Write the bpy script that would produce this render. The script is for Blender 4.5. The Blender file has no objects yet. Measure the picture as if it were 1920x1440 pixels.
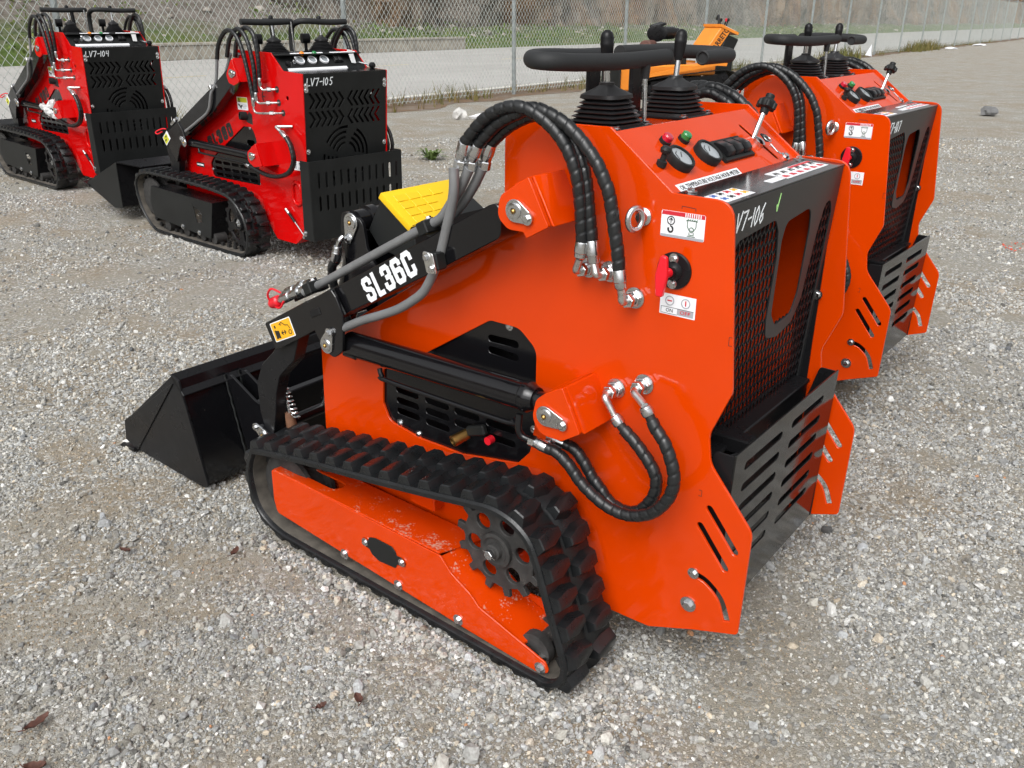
import bpy, bmesh, math, random
import numpy as np
from mathutils import Vector, Matrix, Euler

SC = bpy.context.scene
COL = SC.collection
R = math.radians
random.seed(7)
RNG = np.random.default_rng(7)

# ------------------------------------------------------------------ camera
cam = bpy.data.cameras.new('camera')
cam.sensor_width = 36.0
cam.lens = 1575.0 / 1920.0 * 36.0
cam.clip_start = 0.05
cam.clip_end = 2000.0
camo = bpy.data.objects.new('camera', cam)
COL.objects.link(camo)
camo.location = (0, 0, 1.6)
camo.rotation_euler = (R(90 - 23.331), 0, 0)
SC.camera = camo

# ------------------------------------------------------------------ sky, sun, exposure
SUN_EL, SUN_AZ = R(50), R(-160)          # direction the light comes from (azimuth clockwise from +Y)
world = bpy.data.worlds.new('World')
SC.world = world
world.use_nodes = True
wn = world.node_tree
wn.nodes.clear()
wo = wn.nodes.new('ShaderNodeOutputWorld')
wb = wn.nodes.new('ShaderNodeBackground')
sky = wn.nodes.new('ShaderNodeTexSky')
sky.sky_type = 'NISHITA'
sky.sun_disc = False
sky.sun_elevation = SUN_EL
sky.sun_rotation = SUN_AZ
sky.air_density = 1.0
sky.dust_density = 6.0
sky.ozone_density = 1.0
hs = wn.nodes.new('ShaderNodeHueSaturation')
hs.inputs['Saturation'].default_value = 0.08     # overcast: a grey veil over the whole sky
wn.links.new(sky.outputs[0], hs.inputs['Color'])
wn.links.new(hs.outputs[0], wb.inputs['Color'])
wb.inputs['Strength'].default_value = 0.15
wn.links.new(wb.outputs[0], wo.inputs[0])

sun = bpy.data.lights.new('sun', 'SUN')
sun.energy = 0.8
sun.angle = R(50)
sun.color = (1.0, 0.99, 0.975)
suno = bpy.data.objects.new('sun', sun)
COL.objects.link(suno)
sd = Vector((math.sin(SUN_AZ) * math.cos(SUN_EL), math.cos(SUN_AZ) * math.cos(SUN_EL), math.sin(SUN_EL)))
suno.rotation_euler = (-sd).to_track_quat('-Z', 'Y').to_euler()
suno.location = sd * 30

SC.view_settings.view_transform = 'Standard'
SC.view_settings.look = 'None'
SC.view_settings.gamma = 1.0
SC.view_settings.use_curve_mapping = False
SC.view_settings.exposure = 0.40
SC.render.engine = 'CYCLES'
SC.cycles.use_denoising = True
SC.cycles.max_bounces = 6
SC.cycles.diffuse_bounces = 3
SC.cycles.glossy_bounces = 3
SC.cycles.transparent_max_bounces = 6

# ------------------------------------------------------------------ materials
MATS = {}
def nt(m):
    return m.node_tree.nodes, m.node_tree.links

def ramp(N, stops):
    r = N.new('ShaderNodeValToRGB')
    e = r.color_ramp.elements
    while len(e) < len(stops):
        e.new(0.5)
    for el, (p, c) in zip(e, stops):
        el.position = p
        el.color = (*c, 1) if len(c) == 3 else c
    return r

def mat(name, col, rough=0.5, metal=0.0, coat=0.0, bump=0.0, bscale=200.0, var=0.0, vscale=6.0, spec=0.5,
        dust=0.0, dustcol=(0.42, 0.38, 0.33), dscale=9.0, droughness=0.9, rvar=0.0, ripple=0.0, coatr=0.12):
    """Principled paint / metal / rubber with optional colour drift, fine bump and dried dust blotches."""
    if name in MATS:
        return MATS[name]
    m = bpy.data.materials.new(name)
    m.use_nodes = True
    N, L = nt(m)
    p = N['Principled BSDF']
    p.inputs['Base Color'].default_value = (*col, 1)
    p.inputs['Roughness'].default_value = rough
    p.inputs['Metallic'].default_value = metal
    p.inputs['Coat Weight'].default_value = coat
    p.inputs['Coat Roughness'].default_value = coatr
    p.inputs['Specular IOR Level'].default_value = spec
    tc = N.new('ShaderNodeTexCoord')
    cur = None
    if var > 0:
        n = N.new('ShaderNodeTexNoise')
        n.inputs['Scale'].default_value = vscale
        n.inputs['Detail'].default_value = 5
        L.new(tc.outputs['Object'], n.inputs['Vector'])
        a = tuple(c * (1 - var) for c in col)
        b = tuple(min(1, c * (1 + var)) for c in col)
        r = ramp(N, [(0.3, a), (0.7, b)])
        L.new(n.outputs['Fac'], r.inputs[0])
        L.new(r.outputs[0], p.inputs['Base Color'])
        cur = r.outputs[0]
    if rvar > 0:
        n = N.new('ShaderNodeTexNoise')
        n.inputs['Scale'].default_value = vscale * 2.3
        n.inputs['Detail'].default_value = 6
        L.new(tc.outputs['Object'], n.inputs['Vector'])
        mr = N.new('ShaderNodeMapRange')
        mr.inputs['From Min'].default_value = 0.3
        mr.inputs['From Max'].default_value = 0.7
        mr.inputs['To Min'].default_value = max(0.03, rough - rvar)
        mr.inputs['To Max'].default_value = rough + rvar
        L.new(n.outputs['Fac'], mr.inputs[0])
        L.new(mr.outputs[0], p.inputs['Roughness'])
    if dust > 0:
        n1 = N.new('ShaderNodeTexNoise')
        n1.inputs['Scale'].default_value = dscale
        n1.inputs['Detail'].default_value = 8
        n1.inputs['Roughness'].default_value = 0.72
        L.new(tc.outputs['Object'], n1.inputs['Vector'])
        v = N.new('ShaderNodeTexVoronoi')
        v.inputs['Scale'].default_value = dscale * 9
        L.new(tc.outputs['Object'], v.inputs['Vector'])
        vs = N.new('ShaderNodeMath'); vs.operation = 'MULTIPLY'; vs.inputs[1].default_value = -0.22
        L.new(v.outputs['Distance'], vs.inputs[0])
        ad = N.new('ShaderNodeMath'); ad.operation = 'ADD'
        L.new(n1.outputs['Fac'], ad.inputs[0]); L.new(vs.outputs[0], ad.inputs[1])
        mr = N.new('ShaderNodeMapRange')
        mr.inputs['From Min'].default_value = 0.62 - dust * 0.3
        mr.inputs['From Max'].default_value = 0.72 - dust * 0.3
        mr.inputs['To Max'].default_value = min(1.0, 0.45 + dust * 0.5)
        L.new(ad.outputs[0], mr.inputs[0])
        mx = N.new('ShaderNodeMix'); mx.data_type = 'RGBA'
        L.new(mr.outputs[0], mx.inputs['Factor'])
        if cur:
            L.new(cur, mx.inputs[6])
        else:
            mx.inputs[6].default_value = (*col, 1)
        mx.inputs[7].default_value = (*dustcol, 1)
        L.new(mx.outputs[2], p.inputs['Base Color'])
        if not rvar:
            m2 = N.new('ShaderNodeMix')
            L.new(mr.outputs[0], m2.inputs['Factor'])
            m2.inputs[2].default_value = rough
            m2.inputs[3].default_value = droughness
            L.new(m2.outputs[0], p.inputs['Roughness'])
    if bump > 0:
        n = N.new('ShaderNodeTexNoise')
        n.inputs['Scale'].default_value = bscale
        n.inputs['Detail'].default_value = 3
        L.new(tc.outputs['Object'], n.inputs['Vector'])
        b = N.new('ShaderNodeBump')
        b.inputs['Strength'].default_value = bump
        b.inputs['Distance'].default_value = 0.002
        L.new(n.outputs['Fac'], b.inputs['Height'])
        L.new(b.outputs[0], p.inputs['Normal'])
    if ripple > 0:
        n = N.new('ShaderNodeTexNoise')
        n.inputs['Scale'].default_value = 5.0
        n.inputs['Detail'].default_value = 2
        L.new(tc.outputs['Object'], n.inputs['Vector'])
        n3 = N.new('ShaderNodeTexNoise')
        n3.inputs['Scale'].default_value = 420
        L.new(tc.outputs['Object'], n3.inputs['Vector'])
        ma = N.new('ShaderNodeMath'); ma.operation = 'MULTIPLY_ADD'; ma.inputs[1].default_value = 0.012
        L.new(n3.outputs['Fac'], ma.inputs[0]); L.new(n.outputs['Fac'], ma.inputs[2])
        b = N.new('ShaderNodeBump')
        b.inputs['Strength'].default_value = ripple
        b.inputs['Distance'].default_value = 0.012
        L.new(ma.outputs[0], b.inputs['Height'])
        L.new(b.outputs[0], p.inputs['Coat Normal'])
    MATS[name] = m
    return m

ORANGE = mat('orange_paint', (0.60, 0.044, 0.0005), 0.36, coat=0.75, spec=0.0, coatr=0.05, ripple=0.35, bump=0.04, bscale=350, var=0.06, vscale=3, rvar=0.06, dust=0.015, dscale=7, dustcol=(0.60, 0.20, 0.11))
ORANGE_DUSTY = mat('orange_paint_dusty', (0.60, 0.044, 0.0005), 0.32, spec=0.2, coat=0.2, var=0.04, dust=0.52, dscale=14, dustcol=(0.55, 0.36, 0.27))
RED = mat('red_paint', (0.52, 0.003, 0.003), 0.32, spec=0.0, coat=0.6, coatr=0.06, ripple=0.3, bump=0.04, bscale=350, var=0.06, vscale=3, rvar=0.05)
BLACK = mat('black_gloss_paint', (0.005, 0.005, 0.006), 0.15, coat=0.1, spec=0.4, bump=0.05, bscale=300, rvar=0.07, dust=0.02, dscale=30)
SATIN = mat('black_satin_paint', (0.009, 0.009, 0.010), 0.30, bump=0.04, bscale=400, rvar=0.08, spec=0.2, dust=0.03, dscale=26, dustcol=(0.10, 0.10, 0.10))
MATTE = mat('black_matte_paint', (0.014, 0.015, 0.015), 0.45, bump=0.1, bscale=500, var=0.15, spec=0.2, dust=0.05, dscale=20, dustcol=(0.07, 0.07, 0.067))
GREYPANEL = mat('dark_grey_panel_paint', (0.020, 0.021, 0.022), 0.40, spec=0.35, bump=0.05, bscale=400, var=0.06)
RUBBER = mat('track_rubber', (0.008, 0.009, 0.010), 0.33, bump=0.25, bscale=160, var=0.25, vscale=14, rvar=0.12, spec=0.45, dust=0.12, dscale=16, dustcol=(0.12, 0.112, 0.10))
RUBBER_DIRTY = mat('track_rubber_soiled', (0.012, 0.012, 0.012), 0.65, bump=0.5, bscale=120, var=0.3, vscale=20, dust=0.40, dscale=14, dustcol=(0.17, 0.145, 0.12))
SOILED = mat('dried_mud_on_rubber', (0.085, 0.075, 0.062), 0.9, bump=0.6, bscale=60, var=0.45, vscale=18, dust=0.25, dscale=12, dustcol=(0.02, 0.02, 0.02))
FOAM = mat('foam_grip', (0.011, 0.012, 0.013), 0.7, bump=0.2, bscale=300, var=0.1)
BOOT = mat('boot_rubber', (0.012, 0.012, 0.013), 0.45, bump=0.1, bscale=150, rvar=0.08)
SPIRAL = mat('hose_guard_plastic', (0.010, 0.011, 0.012), 0.33, rvar=0.08, vscale=30)
HOSE = mat('hose_rubber', (0.012, 0.012, 0.012), 0.5)
CHROME = mat('zinc_plated_steel', (0.60, 0.61, 0.62), 0.22, metal=1.0, bump=0.015, bscale=200, rvar=0.08, vscale=30)
STEEL = mat('bright_steel', (0.66, 0.66, 0.65), 0.30, metal=1.0, rvar=0.08, vscale=20)
GREYTUBE = mat('grey_phosphate_tube', (0.21, 0.215, 0.22), 0.40, metal=0.35, bump=0.1, bscale=300, var=0.12, vscale=20)
BRASS = mat('brass', (0.45, 0.28, 0.09), 0.35, metal=1.0, var=0.3, vscale=40)
CASTIRON = mat('soiled_cast_iron', (0.030, 0.029, 0.028), 0.7, bump=0.6, bscale=90, var=0.4, vscale=30, dust=0.35, dscale=28, dustcol=(0.15, 0.13, 0.11))
RUST = mat('rusty_steel', (0.16, 0.075, 0.04), 0.75, bump=0.4, bscale=90, var=0.35, vscale=25)
YELLOW = mat('yellow_plastic', (0.80, 0.50, 0.005), 0.42, bump=0.08, bscale=200, var=0.05)
REDPLASTIC = mat('red_plastic', (0.70, 0.010, 0.022), 0.33)
WHITE = mat('white_print', (0.78, 0.79, 0.82), 0.38)
OFFWHITE = mat('white_marker', (0.80, 0.84, 0.86), 0.7)
GREENMARK = mat('green_marker', (0.42, 0.80, 0.28), 0.7)
GREYPRINT = mat('grey_print', (0.36, 0.37, 0.40), 0.4)
DECALRED = mat('red_print', (0.55, 0.02, 0.035), 0.38)
DECALYEL = mat('orange_print', (0.85, 0.42, 0.01), 0.4)
DECALYG = mat('yellow_green_print', (0.55, 0.55, 0.02), 0.4)
INK = mat('black_print', (0.015, 0.015, 0.015), 0.45)
GREENINK = mat('dark_green_print', (0.03, 0.11, 0.05), 0.45)
BLUEINK = mat('blue_print', (0.05, 0.13, 0.42), 0.45)
LAMPRED = mat('red_lens', (0.45, 0.008, 0.03), 0.2, coat=0.5)
LAMPGRN = mat('green_lens', (0.012, 0.20, 0.05), 0.2, coat=0.5)
LAMPORG = mat('orange_lens', (0.80, 0.24, 0.01), 0.25, coat=0.5)
DIAL = mat('dial_face', (0.33, 0.36, 0.38), 0.16, coat=0.8)
GLASSY = mat('polished_black_cover', (0.008, 0.008, 0.009), 0.15, coat=0.0, bump=0.02, bscale=30)
GRIND = mat('grinder_orange_paint', (0.76, 0.24, 0.022), 0.4, var=0.08, vscale=4)
LEAF = mat('dead_leaf_brown', (0.075, 0.028, 0.018), 0.7, var=0.4, vscale=60)
GALV = mat('galvanised_steel', (0.36, 0.40, 0.41), 0.45, metal=0.6, var=0.2, vscale=8)
WIRE = mat('galvanised_wire', (0.38, 0.41, 0.39), 0.6, metal=0.2, var=0.1, vscale=3)
PLASTICWRAP = mat('crumpled_plastic_wrap', (0.55, 0.55, 0.55), 0.15, coat=0.4, bump=0.8, bscale=60)

# ------------------------------------------------------------------ mesh helpers
def finish(me, material, smooth=None):
    if material is not None:
        me.materials.append(material)
    if smooth is not None:
        me.polygons.foreach_set('use_smooth', [True] * len(me.polygons))
        me.set_sharp_from_angle(angle=R(smooth))
    me.update()
    return me

def link(name, me, parent=None, loc=None, rot=None):
    o = bpy.data.objects.new(name, me)
    COL.objects.link(o)
    if parent is not None:
        o.parent = parent
    if loc is not None:
        o.location = loc
    if rot is not None:
        o.rotation_euler = rot
    return o

class MB:
    """Collects shapes in one bmesh; build() links them as one mesh object."""
    def __init__(self):
        self.v = []
        self.f = []
    def add(self, vs, fs):
        b = len(self.v)
        self.v += [tuple(p) for p in vs]
        self.f += [tuple(i + b for i in f) for f in fs]
        return self
    def box(self, c, s, rot=None):
        hx, hy, hz = s[0] / 2, s[1] / 2, s[2] / 2
        vs = [Vector((x, y, z)) for x in (-hx, hx) for y in (-hy, hy) for z in (-hz, hz)]
        if rot is not None:
            e = rot.to_matrix() if isinstance(rot, Euler) else rot
            vs = [e @ p for p in vs]
        vs = [p + Vector(c) for p in vs]
        return self.add(vs, [(0, 1, 3, 2), (4, 6, 7, 5), (0, 4, 5, 1), (2, 3, 7, 6), (0, 2, 6, 4), (1, 5, 7, 3)])
    def ring_loft(self, rings, cap=True, closed=False):
        n = len(rings[0])
        vs = [p for r in rings for p in r]
        fs = []
        m = len(rings)
        for i in range(m if closed else m - 1):
            a, b = i * n, ((i + 1) % m) * n
            for k in range(n):
                k2 = (k + 1) % n
                fs.append((a + k, a + k2, b + k2, b + k))
        if cap and not closed:
            fs.append(tuple(range(n - 1, -1, -1)))
            fs.append(tuple(range((m - 1) * n, m * n)))
        return self.add(vs, fs)
    def lathe(self, prof, p0, axis, segs=20):
        """prof: (distance along axis, radius)."""
        ax = Vector(axis).normalized()
        u = ax.orthogonal().normalized()
        w = ax.cross(u)
        p0 = Vector(p0)
        rings = []
        for d, r in prof:
            rings.append([p0 + ax * d + (u * math.cos(2 * math.pi * k / segs) + w * math.sin(2 * math.pi * k / segs)) * max(r, 1e-5) for k in range(segs)])
        return self.ring_loft(rings)
    def cyl(self, p0, p1, r, segs=18, ch=0.0):
        p0, p1 = Vector(p0), Vector(p1)
        L = (p1 - p0).length
        pr = [(0, r), (L, r)] if ch <= 0 else [(0, r - ch), (ch, r), (L - ch, r), (L, r - ch)]
        return self.lathe(pr, p0, p1 - p0, segs)
    def tube(self, path, r, sides=10, cap=True, helix=None, closed=False, flat=None):
        """sweep along a dense path; r number or f(s, theta)."""
        pts = [Vector(p) for p in path]
        n = len(pts)
        T = []
        for i in range(n):
            a = pts[(i - 1) % n] if (closed or i > 0) else pts[i]
            b = pts[(i + 1) % n] if (closed or i < n - 1) else pts[i]
            T.append((b - a).normalized())
        u = T[0].orthogonal().normalized()
        rings = []
        s = 0.0
        for i in range(n):
            if i:
                s += (pts[i] - pts[i - 1]).length
            u = (u - T[i] * u.dot(T[i])).normalized()
            w = T[i].cross(u)
            ring = []
            for k in range(sides):
                th = 2 * math.pi * k / sides
                rr = r(s, th) if callable(r) else r
                ring.append(pts[i] + (u * math.cos(th) + w * math.sin(th)) * rr)
            rings.append(ring)
        return self.ring_loft(rings, cap=cap, closed=closed)
    def mesh(self, name, material=None, smooth=35):
        me = bpy.data.meshes.new(name)
        me.from_pydata(self.v, [], self.f)
        bm = bmesh.new()
        bm.from_mesh(me)
        bmesh.ops.recalc_face_normals(bm, faces=bm.faces)
        bm.to_mesh(me)
        bm.free()
        return finish(me, material, smooth)
    def build(self, name, material, parent=None, smooth=35, bevel=0.0, segs=1):
        me = bpy.data.meshes.new(name)
        me.from_pydata(self.v, [], self.f)
        bm = bmesh.new()
        bm.from_mesh(me)
        bmesh.ops.recalc_face_normals(bm, faces=bm.faces)
        if bevel > 0:
            es = [e for e in bm.edges if len(e.link_faces) == 2 and e.calc_face_angle(0) > R(25)]
            bmesh.ops.bevel(bm, geom=es, offset=bevel, segments=segs, profile=0.6, affect='EDGES', clamp_overlap=True)
        bm.to_mesh(me)
        bm.free()
        finish(me, material, smooth)
        return link(name, me, parent)

def cr(pts, step=0.01, closed=False):
    """Catmull-Rom through pts, resampled at about step."""
    P = np.array(pts, float)
    n = len(P)
    out = []
    rng = range(n if closed else n - 1)
    for i in rng:
        p1, p2 = P[i], P[(i + 1) % n]
        p0 = P[(i - 1) % n] if (closed or i > 0) else 2 * p1 - p2
        p3 = P[(i + 2) % n] if (closed or i + 2 < n) else 2 * p2 - p1
        k = max(1, int(round(np.linalg.norm(p2 - p1) / step)))
        for j in range(k):
            t = j / k
            out.append(0.5 * ((2 * p1) + (-p0 + p2) * t + (2 * p0 - 5 * p1 + 4 * p2 - p3) * t * t + (-p0 + 3 * p1 - 3 * p2 + p3) * t ** 3))
    if not closed:
        out.append(P[-1])
    return [tuple(p) for p in out]

def rpoly(pts, r=0.0, k=5):
    """polygon with rounded corners; a point may carry its own radius as third value."""
    out = []
    n = len(pts)
    for i in range(n):
        p = Vector(pts[i][:2]); a = Vector(pts[i - 1][:2]); b = Vector(pts[(i + 1) % n][:2])
        rr = pts[i][2] if len(pts[i]) > 2 else r
        da, db = (a - p), (b - p)
        if rr <= 1e-6 or da.length < 1e-6 or db.length < 1e-6:
            out.append((p.x, p.y)); continue
        ang = da.angle(db)
        if ang > R(176):
            out.append((p.x, p.y)); continue
        d = min(rr / math.tan(ang / 2), da.length * 0.48, db.length * 0.48)
        p1, p2 = p + da.normalized() * d, p + db.normalized() * d
        for j in range(k + 1):
            t = j / k
            q = p1 * (1 - t) ** 2 + p * 2 * t * (1 - t) + p2 * t * t
            out.append((q.x, q.y))
    return out

def slot2(a, b, r, k=5):
    """stadium outline between two points."""
    a, b = Vector(a), Vector(b)
    d = (b - a).normalized()
    t0 = math.atan2(d.y, d.x)
    out = []
    for j in range(k + 1):
        t = t0 - math.pi / 2 + math.pi * j / k
        out.append((b.x + r * math.cos(t), b.y + r * math.sin(t)))
    for j in range(k + 1):
        t = t0 + math.pi / 2 + math.pi * j / k
        out.append((a.x + r * math.cos(t), a.y + r * math.sin(t)))
    return out

def circ(c, r, k=16):
    return [(c[0] + r * math.cos(2 * math.pi * j / k), c[1] + r * math.sin(2 * math.pi * j / k)) for j in range(k)]

def sheet_mesh(name, loops, t, fmap, material, bev=0.0008, smooth=30):
    """cut sheet metal: outer loop + holes, thickness t, fmap(u, v, w) -> xyz with w in 0..t."""
    c = bpy.data.curves.new('tmp', 'CURVE')
    c.dimensions = '2D'
    c.fill_mode = 'BOTH'
    c.extrude = max(t / 2 - bev, 1e-5)
    c.bevel_depth = bev
    c.bevel_resolution = 0
    c.offset = -bev
    for L in loops:
        s = c.splines.new('POLY')
        s.points.add(len(L) - 1)
        s.use_cyclic_u = True
        for p, q in zip(s.points, L):
            p.co = (q[0], q[1], 0, 1)
    o = bpy.data.objects.new('tmp', c)
    me = bpy.data.meshes.new_from_object(o)
    bpy.data.objects.remove(o)
    bpy.data.curves.remove(c)
    me.name = name
    bm = bmesh.new()
    bm.from_mesh(me)
    bmesh.ops.remove_doubles(bm, verts=bm.verts, dist=1e-6)
    for v in bm.verts:
        v.co = Vector(fmap(v.co.x, v.co.y, v.co.z + t / 2))
    bmesh.ops.recalc_face_normals(bm, faces=bm.faces)
    bm.to_mesh(me)
    bm.free()
    me.materials.clear()
    return finish(me, material, smooth)

def sheet(name, loops, t, fmap, material, parent=None, bev=0.0008, smooth=30):
    return link(name, sheet_mesh(name, loops, t, fmap, material, bev, smooth), parent)

def side(y, s=1):
    """side plate: (x, z) in plane, outer face at y, thickness inwards."""
    return lambda u, v, w: (u, s * (y - w), v)

def frame_map(o, U, V):
    o, U, V = Vector(o), Vector(U).normalized(), Vector(V).normalized()
    Nn = U.cross(V)
    return lambda u, v, w: tuple(o + U * u + V * v + Nn * w)

def text(name, body, rect, fmap, material, parent, bold=0.0, thick=0.0006, shear=0.0):
    """lettering fitted to rect (u0, v0, u1, v1) of the map."""
    f = bpy.data.curves.new('tmp', 'FONT')
    f.body = body
    f.offset = bold
    f.extrude = 0.01
    f.resolution_u = 3
    f.shear = shear
    o = bpy.data.objects.new('tmp', f)
    me = bpy.data.meshes.new_from_object(o)
    bpy.data.objects.remove(o)
    bpy.data.curves.remove(f)
    me.name = name
    a = np.empty(len(me.vertices) * 3)
    me.vertices.foreach_get('co', a)
    a = a.reshape(-1, 3)
    lo, hi = a.min(0), a.max(0)
    u0, v0, u1, v1 = rect
    for v, p in zip(me.vertices, a):
        q = (p - lo) / np.maximum(hi - lo, 1e-6)
        v.co = Vector(fmap(u0 + q[0] * (u1 - u0), v0 + q[1] * (v1 - v0), q[2] * thick))
    bm = bmesh.new(); bm.from_mesh(me)
    bmesh.ops.recalc_face_normals(bm, faces=bm.faces)
    bm.to_mesh(me); bm.free()
    me.materials.clear()
    finish(me, material)
    return link(name, me, parent)

def strokes(name, lines, r, fmap, material, parent, thick=0.0007, w0=0.0):
    """pen strokes as thin ribbons lying on the map."""
    mb = MB()
    for L in lines:
        n = len(L)
        for i in range(n - 1):
            a, b = Vector(L[i]), Vector(L[i + 1])
            d = (b - a)
            if d.length < 1e-7:
                continue
            d.normalize()
            nn = Vector((-d.y, d.x)) * r
            a2, b2 = a - d * r * 0.6, b + d * r * 0.6
            q = [a2 + nn, a2 - nn, b2 - nn, b2 + nn]
            vs = [fmap(p.x, p.y, w0) for p in q] + [fmap(p.x, p.y, w0 + thick + 0.00003 * i) for p in q]
            mb.add(vs, [(0, 1, 2, 3), (7, 6, 5, 4), (0, 4, 5, 1), (1, 5, 6, 2), (2, 6, 7, 3), (3, 7, 4, 0)])
    return mb.build(name, material, parent, smooth=None)

GLYPH = {
    'L': [[(0.1, 1), (0, 0), (0.7, 0.06)]],
    'V': [[(0, 1), (0.25, 0), (0.75, 1.05)]],
    '7': [[(0, 0.95), (0.75, 1), (0.25, 0)]],
    '-': [[(0.05, 0.5), (0.6, 0.55)]],
    '1': [[(0.2, 1), (0.1, 0)]],
    '0': [[(0.35, 1), (0.05, 0.7), (0.02, 0.25), (0.2, 0), (0.5, 0.2), (0.6, 0.7), (0.35, 1)]],
    '6': [[(0.55, 1.05), (0.15, 0.6), (0.02, 0.2), (0.25, 0), (0.55, 0.2), (0.45, 0.48), (0.1, 0.35)]],
    '5': [[(0.75, 1.02), (0.3, 1), (0.2, 0.6), (0.5, 0.55), (0.6, 0.25), (0.35, 0), (0.05, 0.08)]],
    '4': [[(0.1, 1), (0.05, 0.5), (0.55, 0.5)], [(0.6, 1.05), (0.5, 0)]],
}
def handwriting(name, s, o, cw, h, fmap, parent, r=0.0024, material=None, slant=0.12):
    L = []
    x = 0.0
    for ch in s:
        adv = {'1': 0.5, '-': 0.75}.get(ch, 0.95)
        for g in GLYPH[ch]:
            L.append([(o[0] + (x + a + slant * b) * cw, o[1] + b * h) for a, b in g])
        x += adv
    return strokes(name, L, r, fmap, material or OFFWHITE, parent)

BLOCK = {
    'S': [[(.94, .72), (.94, .84), (.80, .94), (.20, .94), (.06, .84), (.06, .64), (.20, .55), (.80, .45), (.94, .36), (.94, .16), (.80, .06), (.20, .06), (.06, .16), (.06, .28)]],
    'L': [[(.10, 1), (.10, .06), (.95, .06)]],
    '3': [[(.06, .74), (.06, .84), (.20, .94), (.80, .94), (.94, .84), (.94, .62), (.80, .52), (.40, .52)], [(.80, .52), (.94, .42), (.94, .16), (.80, .06), (.20, .06), (.06, .16), (.06, .28)]],
    '6': [[(.94, .76), (.94, .84), (.80, .94), (.20, .94), (.06, .84), (.06, .16), (.20, .06), (.80, .06), (.94, .16), (.94, .44), (.80, .54), (.20, .54)]],
    'C': [[(.94, .68), (.94, .84), (.80, .94), (.20, .94), (.06, .84), (.06, .16), (.20, .06), (.80, .06), (.94, .16), (.94, .34)]],
    '8': [[(.20, .53), (.06, .62), (.06, .84), (.20, .94), (.80, .94), (.94, .84), (.94, .62), (.80, .53), (.20, .53), (.06, .43), (.06, .16), (.20, .06), (.80, .06), (.94, .16), (.94, .43), (.80, .53)]],
    '0': [[(.06, .16), (.20, .06), (.80, .06), (.94, .16), (.94, .84), (.80, .94), (.20, .94), (.06, .84), (.06, .16)]],
}
def block_text(name, s, w, h, gap, r, fmap, material, parent):
    L = []
    x = 0.0
    for ch in s:
        ww = w * (.82 if ch == 'L' else 1.0)
        for g in BLOCK[ch]:
            L.append([(x + r * .8 + a * (ww - 1.6 * r), r * .8 + b * (h - 1.6 * r)) for a, b in g])
        x += ww + gap
    return strokes(name, L, r, fmap, material, parent)

def smooth01(t):
    t = min(1.0, max(0.0, t))
    return t * t * (3 - 2 * t)

_BOLT = {}
def bolt_mesh(r, kind='hex'):
    key = (round(r, 4), kind)
    if key not in _BOLT:
        mb = MB()
        mb.lathe([(0, r * 1.75), (r * 0.28, r * 1.75), (r * 0.3, r * 1.2)], (0, 0, 0), (0, 0, 1), 14)
        if kind == 'hex':
            mb.lathe([(r * 0.25, r * 1.05), (r * 0.95, r * 1.05), (r * 1.05, r * 0.85), (r * 1.0, r * 0.5)], (0, 0, 0), (0, 0, 1), 6)
        else:
            mb.lathe([(r * 0.25, r * 1.1), (r * 0.8, r * 0.95), (r * 1.0, r * 0.6), (r * 0.85, r * 0.4), (r * 0.6, r * 0.35)], (0, 0, 0), (0, 0, 1), 12)
        _BOLT[key] = mb.mesh('bolt', CHROME, 25)
    return _BOLT[key]

def bolt(p, n, r, parent, kind='hex', name='bolt', spin=0.3):
    q = Vector(n).to_track_quat('Z', 'Y')
    o = link(name, bolt_mesh(r, kind), parent, p)
    o.rotation_euler = (q @ Euler((0, 0, spin + random.random())).to_quaternion()).to_euler()
    return o

def thing(name, label, cat, loc=(0, 0, 0), rz=0.0, group=None):
    o = bpy.data.objects.new(name, None)
    o.empty_display_size = 0.2
    COL.objects.link(o)
    o.location = loc
    o.rotation_euler = (0, 0, rz)
    o['label'] = label
    o['category'] = cat
    if group:
        o['group'] = group
    return o

def dup(o, parent=None, skip=()):
    c = o.copy()
    COL.objects.link(c)
    c.parent = parent
    for ch in list(o.children):
        if ch.name.split('.')[0] in skip:
            continue
        dup(ch, c, skip)
    return c

# ------------------------------------------------------------------ the setting: yard, road, bank, rock face
FD = Vector((0.588, 0.809, 0))            # direction of fence and road
FN = Vector((-0.809, 0.588, 0))           # away from the yard
def sq(s, q, z=0.0):
    p = FD * s + FN * q
    return (p.x, p.y, z)

RED1 = (-1.2741, 6.1687, 2.426)
RED2 = (-3.70, 8.34, 2.416)
def ground_z(x, y):
    a = (x - RED1[0]) * -0.755 + (y - RED1[1]) * 0.656
    b = (x - RED1[0]) * -0.656 + (y - RED1[1]) * -0.755
    q = x * FN.x + y * FN.y
    return 0.10 * smooth01((a - 2.2) / 1.4) * smooth01((b + 3.5) / 2.0) * (1 - smooth01((q - 10.4) / 1.6))

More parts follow.
